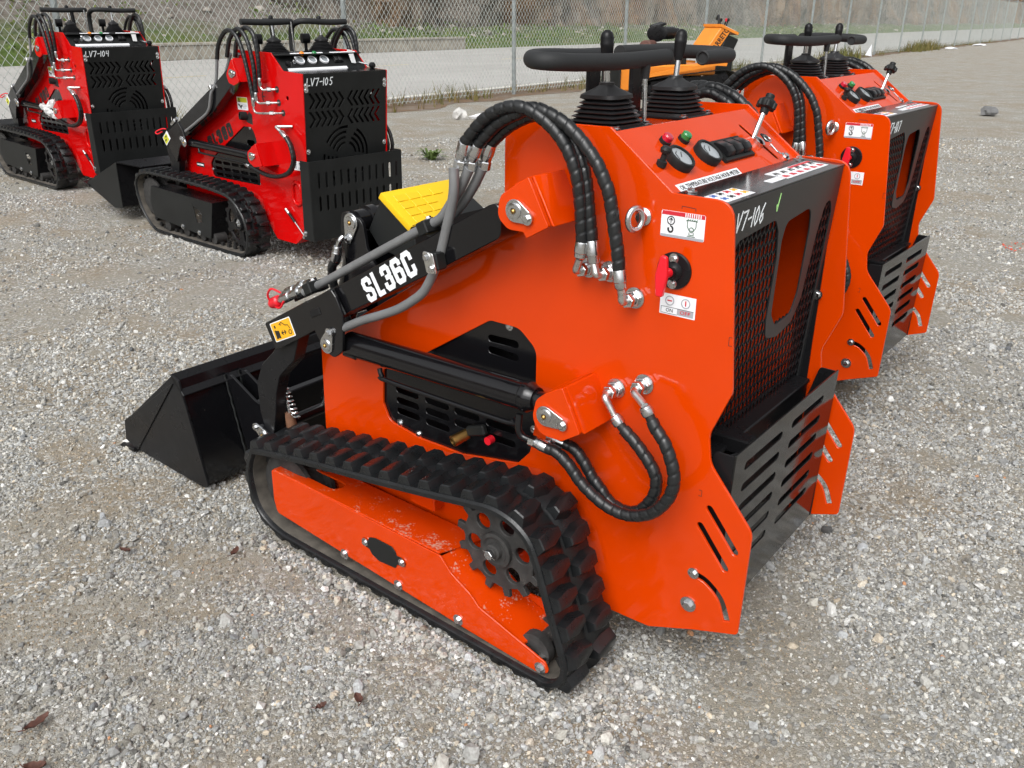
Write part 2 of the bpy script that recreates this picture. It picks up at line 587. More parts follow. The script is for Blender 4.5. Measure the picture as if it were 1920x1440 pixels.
def soil_tex(N, L, tc):
    """brown fines with grey chips, for the parts of the yard between and beyond the loose stones."""
    big = N.new('ShaderNodeTexNoise'); big.inputs['Scale'].default_value = 0.9; big.inputs['Detail'].default_value = 6
    big.inputs['Roughness'].default_value = 0.62
    L.new(tc, big.inputs['Vector'])
    soil = ramp(N, [(0.30, (0.285, 0.275, 0.245)), (0.48, (0.268, 0.245, 0.20)), (0.60, (0.25, 0.206, 0.148)), (0.75, (0.285, 0.275, 0.245))])
    L.new(big.outputs['Fac'], soil.inputs[0])
    v = N.new('ShaderNodeTexVoronoi'); v.inputs['Scale'].default_value = 75; v.inputs['Randomness'].default_value = 1.0
    L.new(tc, v.inputs['Vector'])
    chip = ramp(N, [(0.0, (0.19, 0.188, 0.178)), (0.35, (0.305, 0.302, 0.285)), (0.7, (0.41, 0.406, 0.385)), (1.0, (0.66, 0.65, 0.62))])
    sep = N.new('ShaderNodeSeparateColor')
    L.new(v.outputs['Color'], sep.inputs[0])
    L.new(sep.outputs[0], chip.inputs[0])
    msk = N.new('ShaderNodeMath'); msk.operation = 'GREATER_THAN'; msk.inputs[1].default_value = 0.45
    L.new(sep.outputs[1], msk.inputs[0])
    n2 = N.new('ShaderNodeTexNoise'); n2.inputs['Scale'].default_value = 2.6; n2.inputs['Detail'].default_value = 5
    L.new(tc, n2.inputs['Vector'])
    mr = N.new('ShaderNodeMapRange'); mr.inputs['From Min'].default_value = 0.36; mr.inputs['From Max'].default_value = 0.56
    mr.inputs['To Min'].default_value = 1.0; mr.inputs['To Max'].default_value = 0.35
    L.new(n2.outputs['Fac'], mr.inputs[0])
    mul = N.new('ShaderNodeMath'); mul.operation = 'MULTIPLY'
    L.new(msk.outputs[0], mul.inputs[0]); L.new(mr.outputs[0], mul.inputs[1])
    mx = N.new('ShaderNodeMix'); mx.data_type = 'RGBA'
    L.new(mul.outputs[0], mx.inputs['Factor']); L.new(soil.outputs[0], mx.inputs[6]); L.new(chip.outputs[0], mx.inputs[7])
    fine = N.new('ShaderNodeTexNoise'); fine.inputs['Scale'].default_value = 240; fine.inputs['Detail'].default_value = 3
    L.new(tc, fine.inputs['Vector'])
    fr = ramp(N, [(0.25, (0.72, 0.72, 0.72)), (0.75, (1.2, 1.2, 1.2))])
    L.new(fine.outputs['Fac'], fr.inputs[0])
    m2 = N.new('ShaderNodeMix'); m2.data_type = 'RGBA'; m2.blend_type = 'MULTIPLY'; m2.inputs['Factor'].default_value = 1.0
    L.new(mx.outputs[2], m2.inputs[6]); L.new(fr.outputs[0], m2.inputs[7])
    # height
    h = N.new('ShaderNodeMath'); h.operation = 'MULTIPLY'
    inv = N.new('ShaderNodeMath'); inv.operation = 'SUBTRACT'; inv.inputs[0].default_value = 0.6
    L.new(v.outputs['Distance'], inv.inputs[1])
    L.new(inv.outputs[0], h.inputs[0]); L.new(mul.outputs[0], h.inputs[1])
    h2 = N.new('ShaderNodeMath'); h2.operation = 'MULTIPLY_ADD'; h2.inputs[1].default_value = 0.5
    L.new(fine.outputs['Fac'], h2.inputs[0]); L.new(h.outputs[0], h2.inputs[2])
    return m2.outputs[2], h2.outputs[0]

def ground_material():
    m = bpy.data.materials.new('gravel_yard')
    m.use_nodes = True
    N, L = nt(m)
    p = N['Principled BSDF']
    p.inputs['Roughness'].default_value = 0.9
    p.inputs['Specular IOR Level'].default_value = 0.25
    tc = N.new('ShaderNodeTexCoord').outputs['Object']
    c, h = soil_tex(N, L, tc)
    L.new(c, p.inputs['Base Color'])
    b = N.new('ShaderNodeBump'); b.inputs['Strength'].default_value = 0.9; b.inputs['Distance'].default_value = 0.012
    L.new(h, b.inputs['Height'])
    L.new(b.outputs[0], p.inputs['Normal'])
    return m

def build_ground():
    xs = np.concatenate([np.linspace(-260, -12, 14), np.linspace(-11, 8, 60), np.linspace(9, 320, 16)])
    ys = np.concatenate([np.linspace(-60, -1, 6), np.linspace(-0.5, 14, 46), np.linspace(15, 420, 20)])
    vs = [(x, y, ground_z(x, y)) for y in ys for x in xs]
    nx = len(xs)
    fs = [(j * nx + i, j * nx + i + 1, (j + 1) * nx + i + 1, (j + 1) * nx + i) for j in range(len(ys) - 1) for i in range(nx - 1)]
    me = bpy.data.meshes.new('ground')
    me.from_pydata(vs, [], fs)
    finish(me, ground_material(), 60)
    o = link('ground', me)
    o['kind'] = 'structure'
    o['label'] = 'grey crushed stone yard with brown muddy patches'
build_ground()

# loose crushed stone, denser and coarser towards the camera
def stone_material():
    m = bpy.data.materials.new('crushed_limestone')
    m.use_nodes = True
    N, L = nt(m)
    p = N['Principled BSDF']
    p.inputs['Roughness'].default_value = 0.82
    p.inputs['Specular IOR Level'].default_value = 0.3
    a = N.new('ShaderNodeAttribute'); a.attribute_type = 'INSTANCER'; a.attribute_name = 'tint'
    tc = N.new('ShaderNodeTexCoord').outputs['Object']
    n = N.new('ShaderNodeTexNoise'); n.inputs['Scale'].default_value = 2.2; n.inputs['Detail'].default_value = 4
    L.new(tc, n.inputs['Vector'])
    r = ramp(N, [(0.3, (0.74, 0.72, 0.70)), (0.7, (1.15, 1.15, 1.15))])
    L.new(n.outputs['Fac'], r.inputs[0])
    mx = N.new('ShaderNodeMix'); mx.data_type = 'RGBA'; mx.blend_type = 'MULTIPLY'; mx.inputs['Factor'].default_value = 1.0
    L.new(a.outputs['Color'], mx.inputs[6]); L.new(r.outputs[0], mx.inputs[7])
    L.new(mx.outputs[2], p.inputs['Base Color'])
    return m

def value_noise(x, y, scale, seed):
    rg = np.random.default_rng(seed)
    G = rg.random((128, 128))
    u, v = x * scale, y * scale
    i, j = np.floor(u).astype(int), np.floor(v).astype(int)
    fu, fv = u - i, v - j
    fu, fv = fu * fu * (3 - 2 * fu), fv * fv * (3 - 2 * fv)
    g = lambda a, b: G[a % 128, b % 128]
    return (g(i, j) * (1 - fu) + g(i + 1, j) * fu) * (1 - fv) + (g(i, j + 1) * (1 - fu) + g(i + 1, j + 1) * fu) * fv

def build_gravel():
    X, Y, D, M_ = [], [], [], []
    # (y range, stones per square metre, median diameter, sigma)
    for y0, y1, dens, med, sg in ((0.9, 2.0, 17000, 0.0046, 0.25), (2.0, 3.2, 9000, 0.0055, 0.25), (0.9, 2.2, 14000, 0.0070, 0.42), (0.9, 2.6, 200, 0.020, 0.28), (2.2, 3.4, 10500, 0.0076, 0.40), (2.6, 4.5, 110, 0.020, 0.28),
                                 (3.4, 5.2, 5600, 0.0092, 0.36), (5.2, 8.0, 2200, 0.0112, 0.34), (8.0, 13.0, 520, 0.015, 0.34)):
        # trapezoid a little wider than the view on either side
        wy = lambda y: 0.68 * y + 0.9
        n = int(dens * (y1 - y0) * 2 * wy(y1))
        y = RNG.uniform(y0, y1, n)
        x = RNG.uniform(-wy(y1), wy(y1), n)
        k = np.abs(x) < wy(y)
        x, y = x[k], y[k]
        d = med * np.exp(RNG.normal(0, sg, len(x)))
        # muddy patches where the stones are trodden in
        nn = 0.30 * value_noise(x * .7, y * 1.6, 1.0, 3) + 0.2 * value_noise(x, y, 1.7, 4) + 0.3 * value_noise(x, y, 4.1, 5) + 0.2 * value_noise(x, y, 9.0, 8)
        keep = np.clip((0.60 - nn) / 0.12, 0.62 if med < .006 else 0.08, 1.0)
        k = RNG.random(len(x)) < keep
        X.append(x[k]); Y.append(y[k]); D.append(np.clip(d[k], 0.003, 0.055)); M_.append(np.clip((nn[k] - .5) / .15, 0, 1))
    x, y, d, mud = map(np.concatenate, (X, Y, D, M_))
    for (ox, oy, yaw), xa, xb, yo in (((0.5535, 2.0497, R(141.108)), .05, 1.33, .60), ((RED1[0], RED1[1], RED1[2]), .38, 1.78, .595)):
        m_ = 5200
        lx = RNG.uniform(xa, xb, m_); ly = yo + np.abs(RNG.normal(0, .022, m_))
        k2 = RNG.random(m_) < .22
        lx[k2] = xa - np.abs(RNG.normal(0, .03, k2.sum())); ly[k2] = RNG.uniform(.37, yo, k2.sum())
        c_, s_ = math.cos(yaw), math.sin(yaw)
        x = np.concatenate([x, ox + c_ * lx - s_ * ly]); y = np.concatenate([y, oy + s_ * lx + c_ * ly])
        d = np.concatenate([d, np.clip(.0085 * np.exp(RNG.normal(0, .4, m_)), .003, .03)]); mud = np.concatenate([mud, RNG.uniform(0, .5, m_)])
    heap = np.zeros(len(x)); heap[-10400:] = np.abs(RNG.normal(0, .006, 10400))
    n = len(x)
    z = np.array([ground_z(a, b) for a, b in zip(x, y)]) if n < 1 else np.where((x < -2) & (y > 6), [ground_z(a, b) if (a < -2 and b > 6) else 0.0 for a, b in zip(x, y)], 0.0)
    z = z + d * 0.16 + heap
    base = np.clip(RNG.normal(0.345, 0.10, n), 0.10, 0.72)
    lum = value_noise(x, y, 0.9, 21)
    base *= 0.86 + 0.28 * lum
    warm = RNG.normal(-0.008, 0.028, n)
    tint = np.stack([base * (1.0 + warm), base * (0.992 + warm * 0.3), base * (0.935 - warm)], 1)
    # fines in the muddy patches carry the soil's colour
    fm = (mud * np.clip((.012 - d) / .005, 0, 1) * .85)[:, None]
    tint = tint * (1 - fm) + fm * np.array([0.285, 0.235, 0.168]) * (base / .345)[:, None]
    w = RNG.random(n)
    tint[w < 0.05] = np.array([0.64, 0.64, 0.62]) * RNG.uniform(0.8, 1.15, ((w < 0.05).sum(), 1))
    k = (w > 0.05) & (w < 0.12); tint[k] *= np.array([1.12, 1.0, 0.86])
    k = (w > 0.12) & (w < 0.1208); tint[k] = np.array([0.50, 0.26, 0.14])
    # sprayed marks on the stones at the right edge of the yard
    k = ((x - 4.02) ** 2 / 0.06 + (y - 6.32) ** 2 / 0.04 < 1) & (RNG.random(n) < 0.6); tint[k] = np.array([0.55, 0.10, 0.06])
    rot = RNG.uniform(0, 2 * math.pi, (n, 3)); rot[:, 0] *= 0.12; rot[:, 1] *= 0.12
    scl = np.stack([d * RNG.uniform(0.8, 1.35, n), d * RNG.uniform(0.7, 1.1, n), d * RNG.uniform(0.55, 1.0, n)], 1) * 0.5
    me = bpy.data.meshes.new('gravel')
    me.vertices.add(n)
    me.vertices.foreach_set('co', np.stack([x, y, z], 1).ravel())
    for nm, ty, arr in (('tint', 'FLOAT_VECTOR', tint), ('rot', 'FLOAT_VECTOR', rot), ('scl', 'FLOAT_VECTOR', scl)):
        at = me.attributes.new(nm, ty, 'POINT'); at.data.foreach_set('vector', arr.astype(np.float32).ravel())
    at = me.attributes.new('pick', 'INT', 'POINT')
    at.data.foreach_set('value', RNG.integers(0, 6, n).astype(np.int32))
    o = link('gravel', me)
    o['kind'] = 'stuff'
    o['label'] = 'loose crushed grey limestone scattered over the yard'
    o['category'] = 'gravel'
    g = bpy.data.node_groups.new('gravel_stones', 'GeometryNodeTree')
    g.interface.new_socket('Geometry', in_out='INPUT', socket_type='NodeSocketGeometry')
    g.interface.new_socket('Geometry', in_out='OUTPUT', socket_type='NodeSocketGeometry')
    N, L = g.nodes, g.links
    gi, go = N.new('NodeGroupInput'), N.new('NodeGroupOutput')
    jn = N.new('GeometryNodeJoinGeometry')
    sm = stone_material()
    for k in range(6):
        ico = N.new('GeometryNodeMeshIcoSphere'); ico.inputs['Radius'].default_value = 1.0
        ico.inputs['Subdivisions'].default_value = 2 if k < 3 else 1
        sp = N.new('GeometryNodeSetPosition')
        nz = N.new('ShaderNodeTexNoise'); nz.noise_dimensions = '4D'
        nz.inputs['Scale'].default_value = 0.75; nz.inputs['Detail'].default_value = 1.0; nz.inputs['W'].default_value = 3.1 * k
        vm = N.new('ShaderNodeVectorMath'); vm.operation = 'SUBTRACT'; vm.inputs[1].default_value = (0.5, 0.5, 0.5)
        vs = N.new('ShaderNodeVectorMath'); vs.operation = 'SCALE'; vs.inputs['Scale'].default_value = 2.1
        L.new(nz.outputs['Color'], vm.inputs[0]); L.new(vm.outputs[0], vs.inputs[0])
        L.new(ico.outputs['Mesh'], sp.inputs['Geometry']); L.new(vs.outputs[0], sp.inputs['Offset'])
        st = N.new('GeometryNodeSetMaterial'); st.inputs['Material'].default_value = sm
        L.new(sp.outputs[0], st.inputs['Geometry'])
        ss = N.new('GeometryNodeSetShadeSmooth'); ss.inputs['Shade Smooth'].default_value = False
        L.new(st.outputs[0], ss.inputs['Geometry'])
        ti = N.new('GeometryNodeGeometryToInstance')
        L.new(ss.outputs[0], ti.inputs[0])
        L.new(ti.outputs[0], jn.inputs[0])
    ip = N.new('GeometryNodeInstanceOnPoints')
    L.new(gi.outputs[0], ip.inputs['Points']); L.new(jn.outputs[0], ip.inputs['Instance'])
    ip.inputs['Pick Instance'].default_value = True
    def attr(nm, ty):
        a = N.new('GeometryNodeInputNamedAttribute'); a.data_type = ty; a.inputs['Name'].default_value = nm
        return a.outputs['Attribute']
    L.new(attr('pick', 'INT'), ip.inputs['Instance Index'])
    e2r = N.new('FunctionNodeEulerToRotation')
    L.new(attr('rot', 'FLOAT_VECTOR'), e2r.inputs[0])
    L.new(e2r.outputs[0], ip.inputs['Rotation'])
    L.new(attr('scl', 'FLOAT_VECTOR'), ip.inputs['Scale'])
    L.new(ip.outputs[0], go.inputs[0])
    md = o.modifiers.new('stones', 'NODES')
    md.node_group = g
build_gravel()

def simple_nodes(name, build, rough=0.9, bump=None):
    m = bpy.data.materials.new(name)
    m.use_nodes = True
    N, L = nt(m)
    p = N['Principled BSDF']
    p.inputs['Roughness'].default_value = rough
    p.inputs['Specular IOR Level'].default_value = 0.3
    tc = N.new('ShaderNodeTexCoord').outputs['Object']
    c, h = build(N, L, tc)
    L.new(c, p.inputs['Base Color'])
    if h is not None and bump:
        b = N.new('ShaderNodeBump'); b.inputs['Strength'].default_value = bump[0]; b.inputs['Distance'].default_value = bump[1]
        L.new(h, b.inputs['Height']); L.new(b.outputs[0], p.inputs['Normal'])
    return m

def noise(N, L, vec, scale, detail=5, rough=0.55, mapscale=None):
    if mapscale:
        mp = N.new('ShaderNodeMapping'); mp.inputs['Scale'].default_value = mapscale
        L.new(vec, mp.inputs['Vector']); vec = mp.outputs[0]
    n = N.new('ShaderNodeTexNoise'); n.inputs['Scale'].default_value = scale; n.inputs['Detail'].default_value = detail
    n.inputs['Roughness'].default_value = rough
    L.new(vec, n.inputs['Vector'])
    return n.outputs['Fac']

def mixc(N, L, f, a, b, mode='MIX'):
    m = N.new('ShaderNodeMix'); m.data_type = 'RGBA'; m.blend_type = mode
    if isinstance(f, float): m.inputs['Factor'].default_value = f
    else: L.new(f, m.inputs['Factor'])
    for k, v in ((6, a), (7, b)):
        if isinstance(v, tuple): m.inputs[k].default_value = (*v, 1)
        else: L.new(v, m.inputs[k])
    return m.outputs[2]

def road_c(N, L, tc):
    a = ramp(N, [(0.3, (0.35, 0.342, 0.325)), (0.7, (0.41, 0.402, 0.385))])
    L.new(noise(N, L, tc, 0.25, 6), a.inputs[0])
    b = ramp(N, [(0.3, (0.86, 0.86, 0.86)), (0.7, (1.1, 1.1, 1.1))])
    L.new(noise(N, L, tc, 30, 3), b.inputs[0])
    return mixc(N, L, 1.0, a.outputs[0], b.outputs[0], 'MULTIPLY'), None
ROADMAT = simple_nodes('worn_concrete_road', road_c, 0.85)

def quad(name, pts, material, kind, label=None, cat=None, parent=None):
    me = bpy.data.meshes.new(name)
    me.from_pydata(pts, [], [tuple(range(len(pts)))])
    finish(me, material)
    o = link(name, me, parent)
    if kind:
        o['kind'] = kind
    if label: o['label'] = label
    if cat: o['category'] = cat
    return o

road = quad('road', [sq(-120, 13.75, 0.008), sq(520, 13.75, 0.008), sq(520, 36.2, 0.008), sq(-120, 36.2, 0.008)], ROADMAT, 'structure', 'pale concrete road behind the chain link fence')
PAINTY = mat('faded_yellow_road_paint', (0.55, 0.45, 0.22), 0.8, var=0.2)
PAINTW = mat('faded_white_road_paint', (0.62, 0.60, 0.55), 0.8, var=0.2)
for k in range(14):
    s0 = 23.6 + (k - 4) * 9.6
    quad('lane_marking', [sq(s0, 24.7, 0.014), sq(s0 + 3.4, 24.7, 0.014), sq(s0 + 3.4, 24.86, 0.014), sq(s0, 24.86, 0.014)], PAINTY, None, parent=road)
quad('edge_line', [sq(-100, 13.85, 0.014), sq(400, 13.85, 0.014), sq(400, 14.12, 0.014), sq(-100, 14.12, 0.014)], PAINTW, None, parent=road)

# grass bank with a rubble slope above it
def bank_profile(s):
    hi = 1 - smooth01((s - 26) / 22.0)
    return 1.3 + 2.6 * hi, 6.0 + 3.0 * hi      # rise, depth
def bank_c(N, L, tc):
    g = ramp(N, [(0.28, (0.045, 0.085, 0.02)), (0.48, (0.10, 0.155, 0.035)), (0.62, (0.17, 0.18, 0.065)), (0.8, (0.22, 0.18, 0.12))])
    L.new(noise(N, L, tc, 0.55, 8, 0.72), g.inputs[0])
    f = ramp(N, [(0.25, (0.62, 0.62, 0.62)), (0.75, (1.3, 1.3, 1.3))])
    L.new(noise(N, L, tc, 4.5, 6, 0.7), f.inputs[0])
    c1 = mixc(N, L, 1.0, g.outputs[0], f.outputs[0], 'MULTIPLY')
    r = ramp(N, [(0.3, (0.10, 0.085, 0.07)), (0.5, (0.21, 0.185, 0.16)), (0.72, (0.36, 0.33, 0.30))])
    L.new(noise(N, L, tc, 1.6, 8, 0.75), r.inputs[0])
    sep = N.new('ShaderNodeSeparateXYZ'); L.new(tc, sep.inputs[0])
    nz = noise(N, L, tc, 0.35, 6, 0.7)
    ad = N.new('ShaderNodeMath'); ad.operation = 'MULTIPLY_ADD'; ad.inputs[1].default_value = 3.4; ad.inputs[2].default_value = -1.3
    L.new(nz, ad.inputs[0])
    sm_ = N.new('ShaderNodeMath'); sm_.operation = 'ADD'; L.new(ad.outputs[0], sm_.inputs[0]); L.new(sep.outputs['Z'], sm_.inputs[1])
    mr = N.new('ShaderNodeMapRange'); mr.inputs['From Min'].default_value = 1.2; mr.inputs['From Max'].default_value = 2.0
    L.new(sm_.outputs[0], mr.inputs[0])
    return mixc(N, L, mr.outputs[0], c1, r.outputs[0]), noise(N, L, tc, 5, 6, 0.7)
BANK = simple_nodes('grassy_rubble_bank', bank_c, 0.95, (1.0, 0.25))

def build_bank():
    ss = np.concatenate([np.linspace(-60, 20, 30), np.linspace(21, 110, 110), np.linspace(112, 470, 90)])
    nq = 12
    vs = []
    for s in ss:
        h, d = bank_profile(s)
        for j in range(nq + 1):
            t = j / nq
            zz = h * (t ** 0.9)
            a = (0.25 + 0.5 * t) * (0 if j == 0 else 1)
            zz += a * 0.5 * (math.sin(s * 0.9 + j) * math.sin(s * 0.37 + 2 * j)) * min(1, h / 3)
            vs.append(sq(s, 36.2 + d * t, max(0.0, zz) + (0.02 if j else 0.006)))
    n = nq + 1
    fs = [(i * n + j, (i + 1) * n + j, (i + 1) * n + j + 1, i * n + j + 1) for i in range(len(ss) - 1) for j in range(nq)]
    me = bpy.data.meshes.new('grass_bank')
    me.from_pydata(vs, [], fs)
    finish(me, BANK, 80)
    o = link('grass_bank', me)
    o['kind'] = 'structure'
    o['label'] = 'grassy rubble bank beyond the road'
build_bank()

# brush and loose rubble on the bank
def build_brush():
    V, F = [], []
    n = 0
    while n < 9000:
        s = RNG.uniform(8, 150)
        t = RNG.uniform(0.05, 1.0)
        h, d = bank_profile(s)
        cl = value_noise(np.array([s]), np.array([t * d]), 0.5, 61)[0]
        if RNG.random() > (cl - .35) * 2.6:
            continue
        z = h * t ** .9
        c = Vector(sq(s, 36.2 + d * t, z))
        for j in range(2):
            n += 1
            hh = RNG.uniform(.1, .55) * cl * 1.3
            p = c + Vector((RNG.normal(0, .25), RNG.normal(0, .25), RNG.uniform(0, hh)))
            a, b = Vector(RNG.normal(0, 1, 3)).normalized() * RNG.uniform(.04, .12), Vector(RNG.normal(0, 1, 3)).normalized() * RNG.uniform(.04, .12)
            k = len(V)
            V += [tuple(p - a), tuple(p - b), tuple(p + a), tuple(p + b)]
            F.append((k, k + 1, k + 2, k + 3))
    me = bpy.data.meshes.new('undergrowth')
    me.from_pydata(V, [], F)
    def c_(N, L, tc):
        r = ramp(N, [(0.28, (0.035, 0.06, 0.015)), (0.45, (0.09, 0.15, 0.03)), (0.6, (0.16, 0.17, 0.05)), (0.75, (0.14, 0.09, 0.05))])
        L.new(noise(N, L, tc, 1.1, 7, 0.75), r.inputs[0])
        return r.outputs[0], None
    finish(me, simple_nodes('brush_leaves', c_, 0.8))
    o = link('undergrowth', me)
    o['kind'] = 'stuff'; o['category'] = 'undergrowth'; o['label'] = 'low green and brown brush covering the bank across the road'
    V, F = [], []
    ico = bmesh.new(); bmesh.ops.create_icosphere(ico, subdivisions=1, radius=1)
    iv = [v.co.copy() for v in ico.verts]; fi = [tuple(v.index for v in f.verts) for f in ico.faces]; ico.free()
    for k in range(700):
        s = RNG.uniform(8, 160); t = RNG.uniform(.12, 1.0)
        h, d = bank_profile(s)
        c = Vector(sq(s, 36.2 + d * t, h * t ** .9))
        r = .05 * math.exp(RNG.normal(.3, .6))
        b = len(V)
        sc = Vector((r * RNG.uniform(.8, 1.6), r * RNG.uniform(.8, 1.4), r * RNG.uniform(.5, 1.0)))
        for v in iv:
            g = 1 + .25 * RNG.normal()
            V.append((c.x + v.x * sc.x * g, c.y + v.y * sc.y * g, c.z + v.z * sc.z * g))
        F += [tuple(b + i for i in f) for f in fi]
    me = bpy.data.meshes.new('rubble'); me.from_pydata(V, [], F)
    finish(me, mat('bank_rubble_stone', (.33, .30, .26), .9, var=.4, vscale=.6))
    o = link('rubble', me)
    o['kind'] = 'stuff'; o['category'] = 'rubble'; o['label'] = 'pale loose rubble lying on the bank across the road'
build_brush()

def rock_c(N, L, tc):
    base = ramp(N, [(0.22, (0.06, 0.05, 0.045)), (0.42, (0.18, 0.155, 0.13)), (0.58, (0.31, 0.265, 0.22)), (0.8, (0.50, 0.45, 0.38))])
    L.new(noise(N, L, tc, 0.7, 10, 0.72, (1, 1, 0.5)), base.inputs[0])
    st = ramp(N, [(0.30, (0.17, 0.085, 0.045)), (0.5, (0.32, 0.19, 0.10)), (0.7, (0.48, 0.37, 0.26))])
    L.new(noise(N, L, tc, 0.5, 7, 0.65, (1, 1, 0.16)), st.inputs[0])
    mk = N.new('ShaderNodeMapRange'); mk.inputs['From Min'].default_value = 0.43; mk.inputs['From Max'].default_value = 0.55
    L.new(noise(N, L, tc, 0.13, 6, 0.6, (1, 1, 0.25)), mk.inputs[0])
    c = mixc(N, L, mk.outputs[0], base.outputs[0], st.outputs[0])
    moss = N.new('ShaderNodeMapRange'); moss.inputs['From Min'].default_value = 0.60; moss.inputs['From Max'].default_value = 0.68; moss.inputs['To Max'].default_value = 0.7
    L.new(noise(N, L, tc, 0.3, 8, 0.72), moss.inputs[0])
    c = mixc(N, L, moss.outputs[0], c, (0.05, 0.065, 0.03))
    v = N.new('ShaderNodeTexVoronoi'); v.feature = 'DISTANCE_TO_EDGE'; v.inputs['Scale'].default_value = 0.8
    mp = N.new('ShaderNodeMapping'); mp.inputs['Scale'].default_value = (1, 1, 0.6); L.new(tc, mp.inputs[0])
    dn = N.new('ShaderNodeVectorMath'); dn.operation = 'MULTIPLY_ADD'
    nn = N.new('ShaderNodeTexNoise'); nn.inputs['Scale'].default_value = 1.3; nn.inputs['Detail'].default_value = 4
    L.new(tc, nn.inputs['Vector']); L.new(nn.outputs['Color'], dn.inputs[0]); dn.inputs[1].default_value = (1.6, 1.6, 1.6); L.new(mp.outputs[0], dn.inputs[2])
    L.new(dn.outputs[0], v.inputs['Vector'])
    cr_ = ramp(N, [(0.0, (0.35, 0.33, 0.32)), (0.05, (1, 1, 1))])
    L.new(v.outputs['Distance'], cr_.inputs[0])
    c = mixc(N, L, 0.75, c, cr_.outputs[0], 'MULTIPLY')
    return c, noise(N, L, tc, 1.1, 9, 0.75)
ROCK = simple_nodes('weathered_rock', rock_c, 0.95, (1.0, 0.8))

def build_cliff():
    ss = np.concatenate([np.linspace(-60, 22, 20), np.linspace(23, 190, 230), np.linspace(192, 480, 110)])
    zs = np.linspace(0.4, 19, 40)
    S, Z = np.meshgrid(ss, zs, indexing='ij')
    def vn(a, b, seed): return value_noise(a + 400, b + 50, 1.0, seed)
    D = 2.2 * vn(S * 0.12, Z * 0.10, 31) + 1.5 * vn(S * 0.35, Z * 0.22, 32) + 0.9 * vn(S * 0.9, Z * 0.6, 33) + 0.4 * vn(S * 2.3, Z * 1.7, 34)
    D = np.round(D * 2.2) / 2.2 * 0.55 + D * 0.45            # blocky ledges
    vs = []
    for i, s in enumerate(ss):
        h, d = bank_profile(s)
        for j, z in enumerate(zs):
            vs.append(sq(s, 36.2 + d + 1.4 - D[i, j] + z * 0.16, z))
    n = len(zs)
    fs = [(i * n + j, (i + 1) * n + j, (i + 1) * n + j + 1, i * n + j + 1) for i in range(len(ss) - 1) for j in range(n - 1)]
    # plateau behind the edge
    b = len(vs)
    for i, s in enumerate(ss):
        vs.append(sq(s, 90, 20))
    for i in range(len(ss) - 1):
        fs.append((i * n + n - 1, (i + 1) * n + n - 1, b + i + 1, b + i))
    me = bpy.data.meshes.new('rock_cliff')
    me.from_pydata(vs, [], fs)
    finish(me, ROCK, 25)
    o = link('rock_cliff', me)
    o['kind'] = 'structure'
    o['label'] = 'weathered grey and rust brown rock face above the road'
build_cliff()

CONC = mat('weathered_concrete', (0.34, 0.31, 0.26), 0.9, bump=0.3, bscale=30, var=0.25, vscale=2)
lw = thing('low_concrete_wall', 'low weathered concrete wall at the foot of the bank across the road', 'wall', sq(31, 37.0, 0))
mb = MB()
p0, p1 = Vector(sq(17.5, 35.8)) - Vector(sq(31, 37.0)), Vector(sq(44.3, 35.8)) - Vector(sq(31, 37.0))
dv = FN * 0.35
mb.add([tuple(p0 + Vector((0, 0, 0))), tuple(p1), tuple(p1 + dv), tuple(p0 + dv)] + [tuple(q + Vector((0, 0, 0.62))) for q in (p0, p1, p1 + dv, p0 + dv)],
       [(0, 1, 2, 3), (7, 6, 5, 4), (0, 4, 5, 1), (1, 5, 6, 2), (2, 6, 7, 3), (3, 7, 4, 0)])
mb.build('wall_body', CONC, lw, bevel=0.03)
mb = MB()
mb.add([tuple(p0 - dv * 0.2 + Vector((0, 0, 0.62))), tuple(p1 - dv * 0.2 + Vector((0, 0, 0.62))), tuple(p1 + dv * 1.2 + Vector((0, 0, 0.62))), tuple(p0 + dv * 1.2 + Vector((0, 0, 0.62)))] +
       [tuple(q + Vector((0, 0, 0.74))) for q in (p0 - dv * 0.2, p1 - dv * 0.2, p1 + dv * 1.2, p0 + dv * 1.2)],
       [(0, 1, 2, 3), (7, 6, 5, 4), (0, 4, 5, 1), (1, 5, 6, 2), (2, 6, 7, 3), (3, 7, 4, 0)])
mb.build('coping', CONC, lw, bevel=0.02)

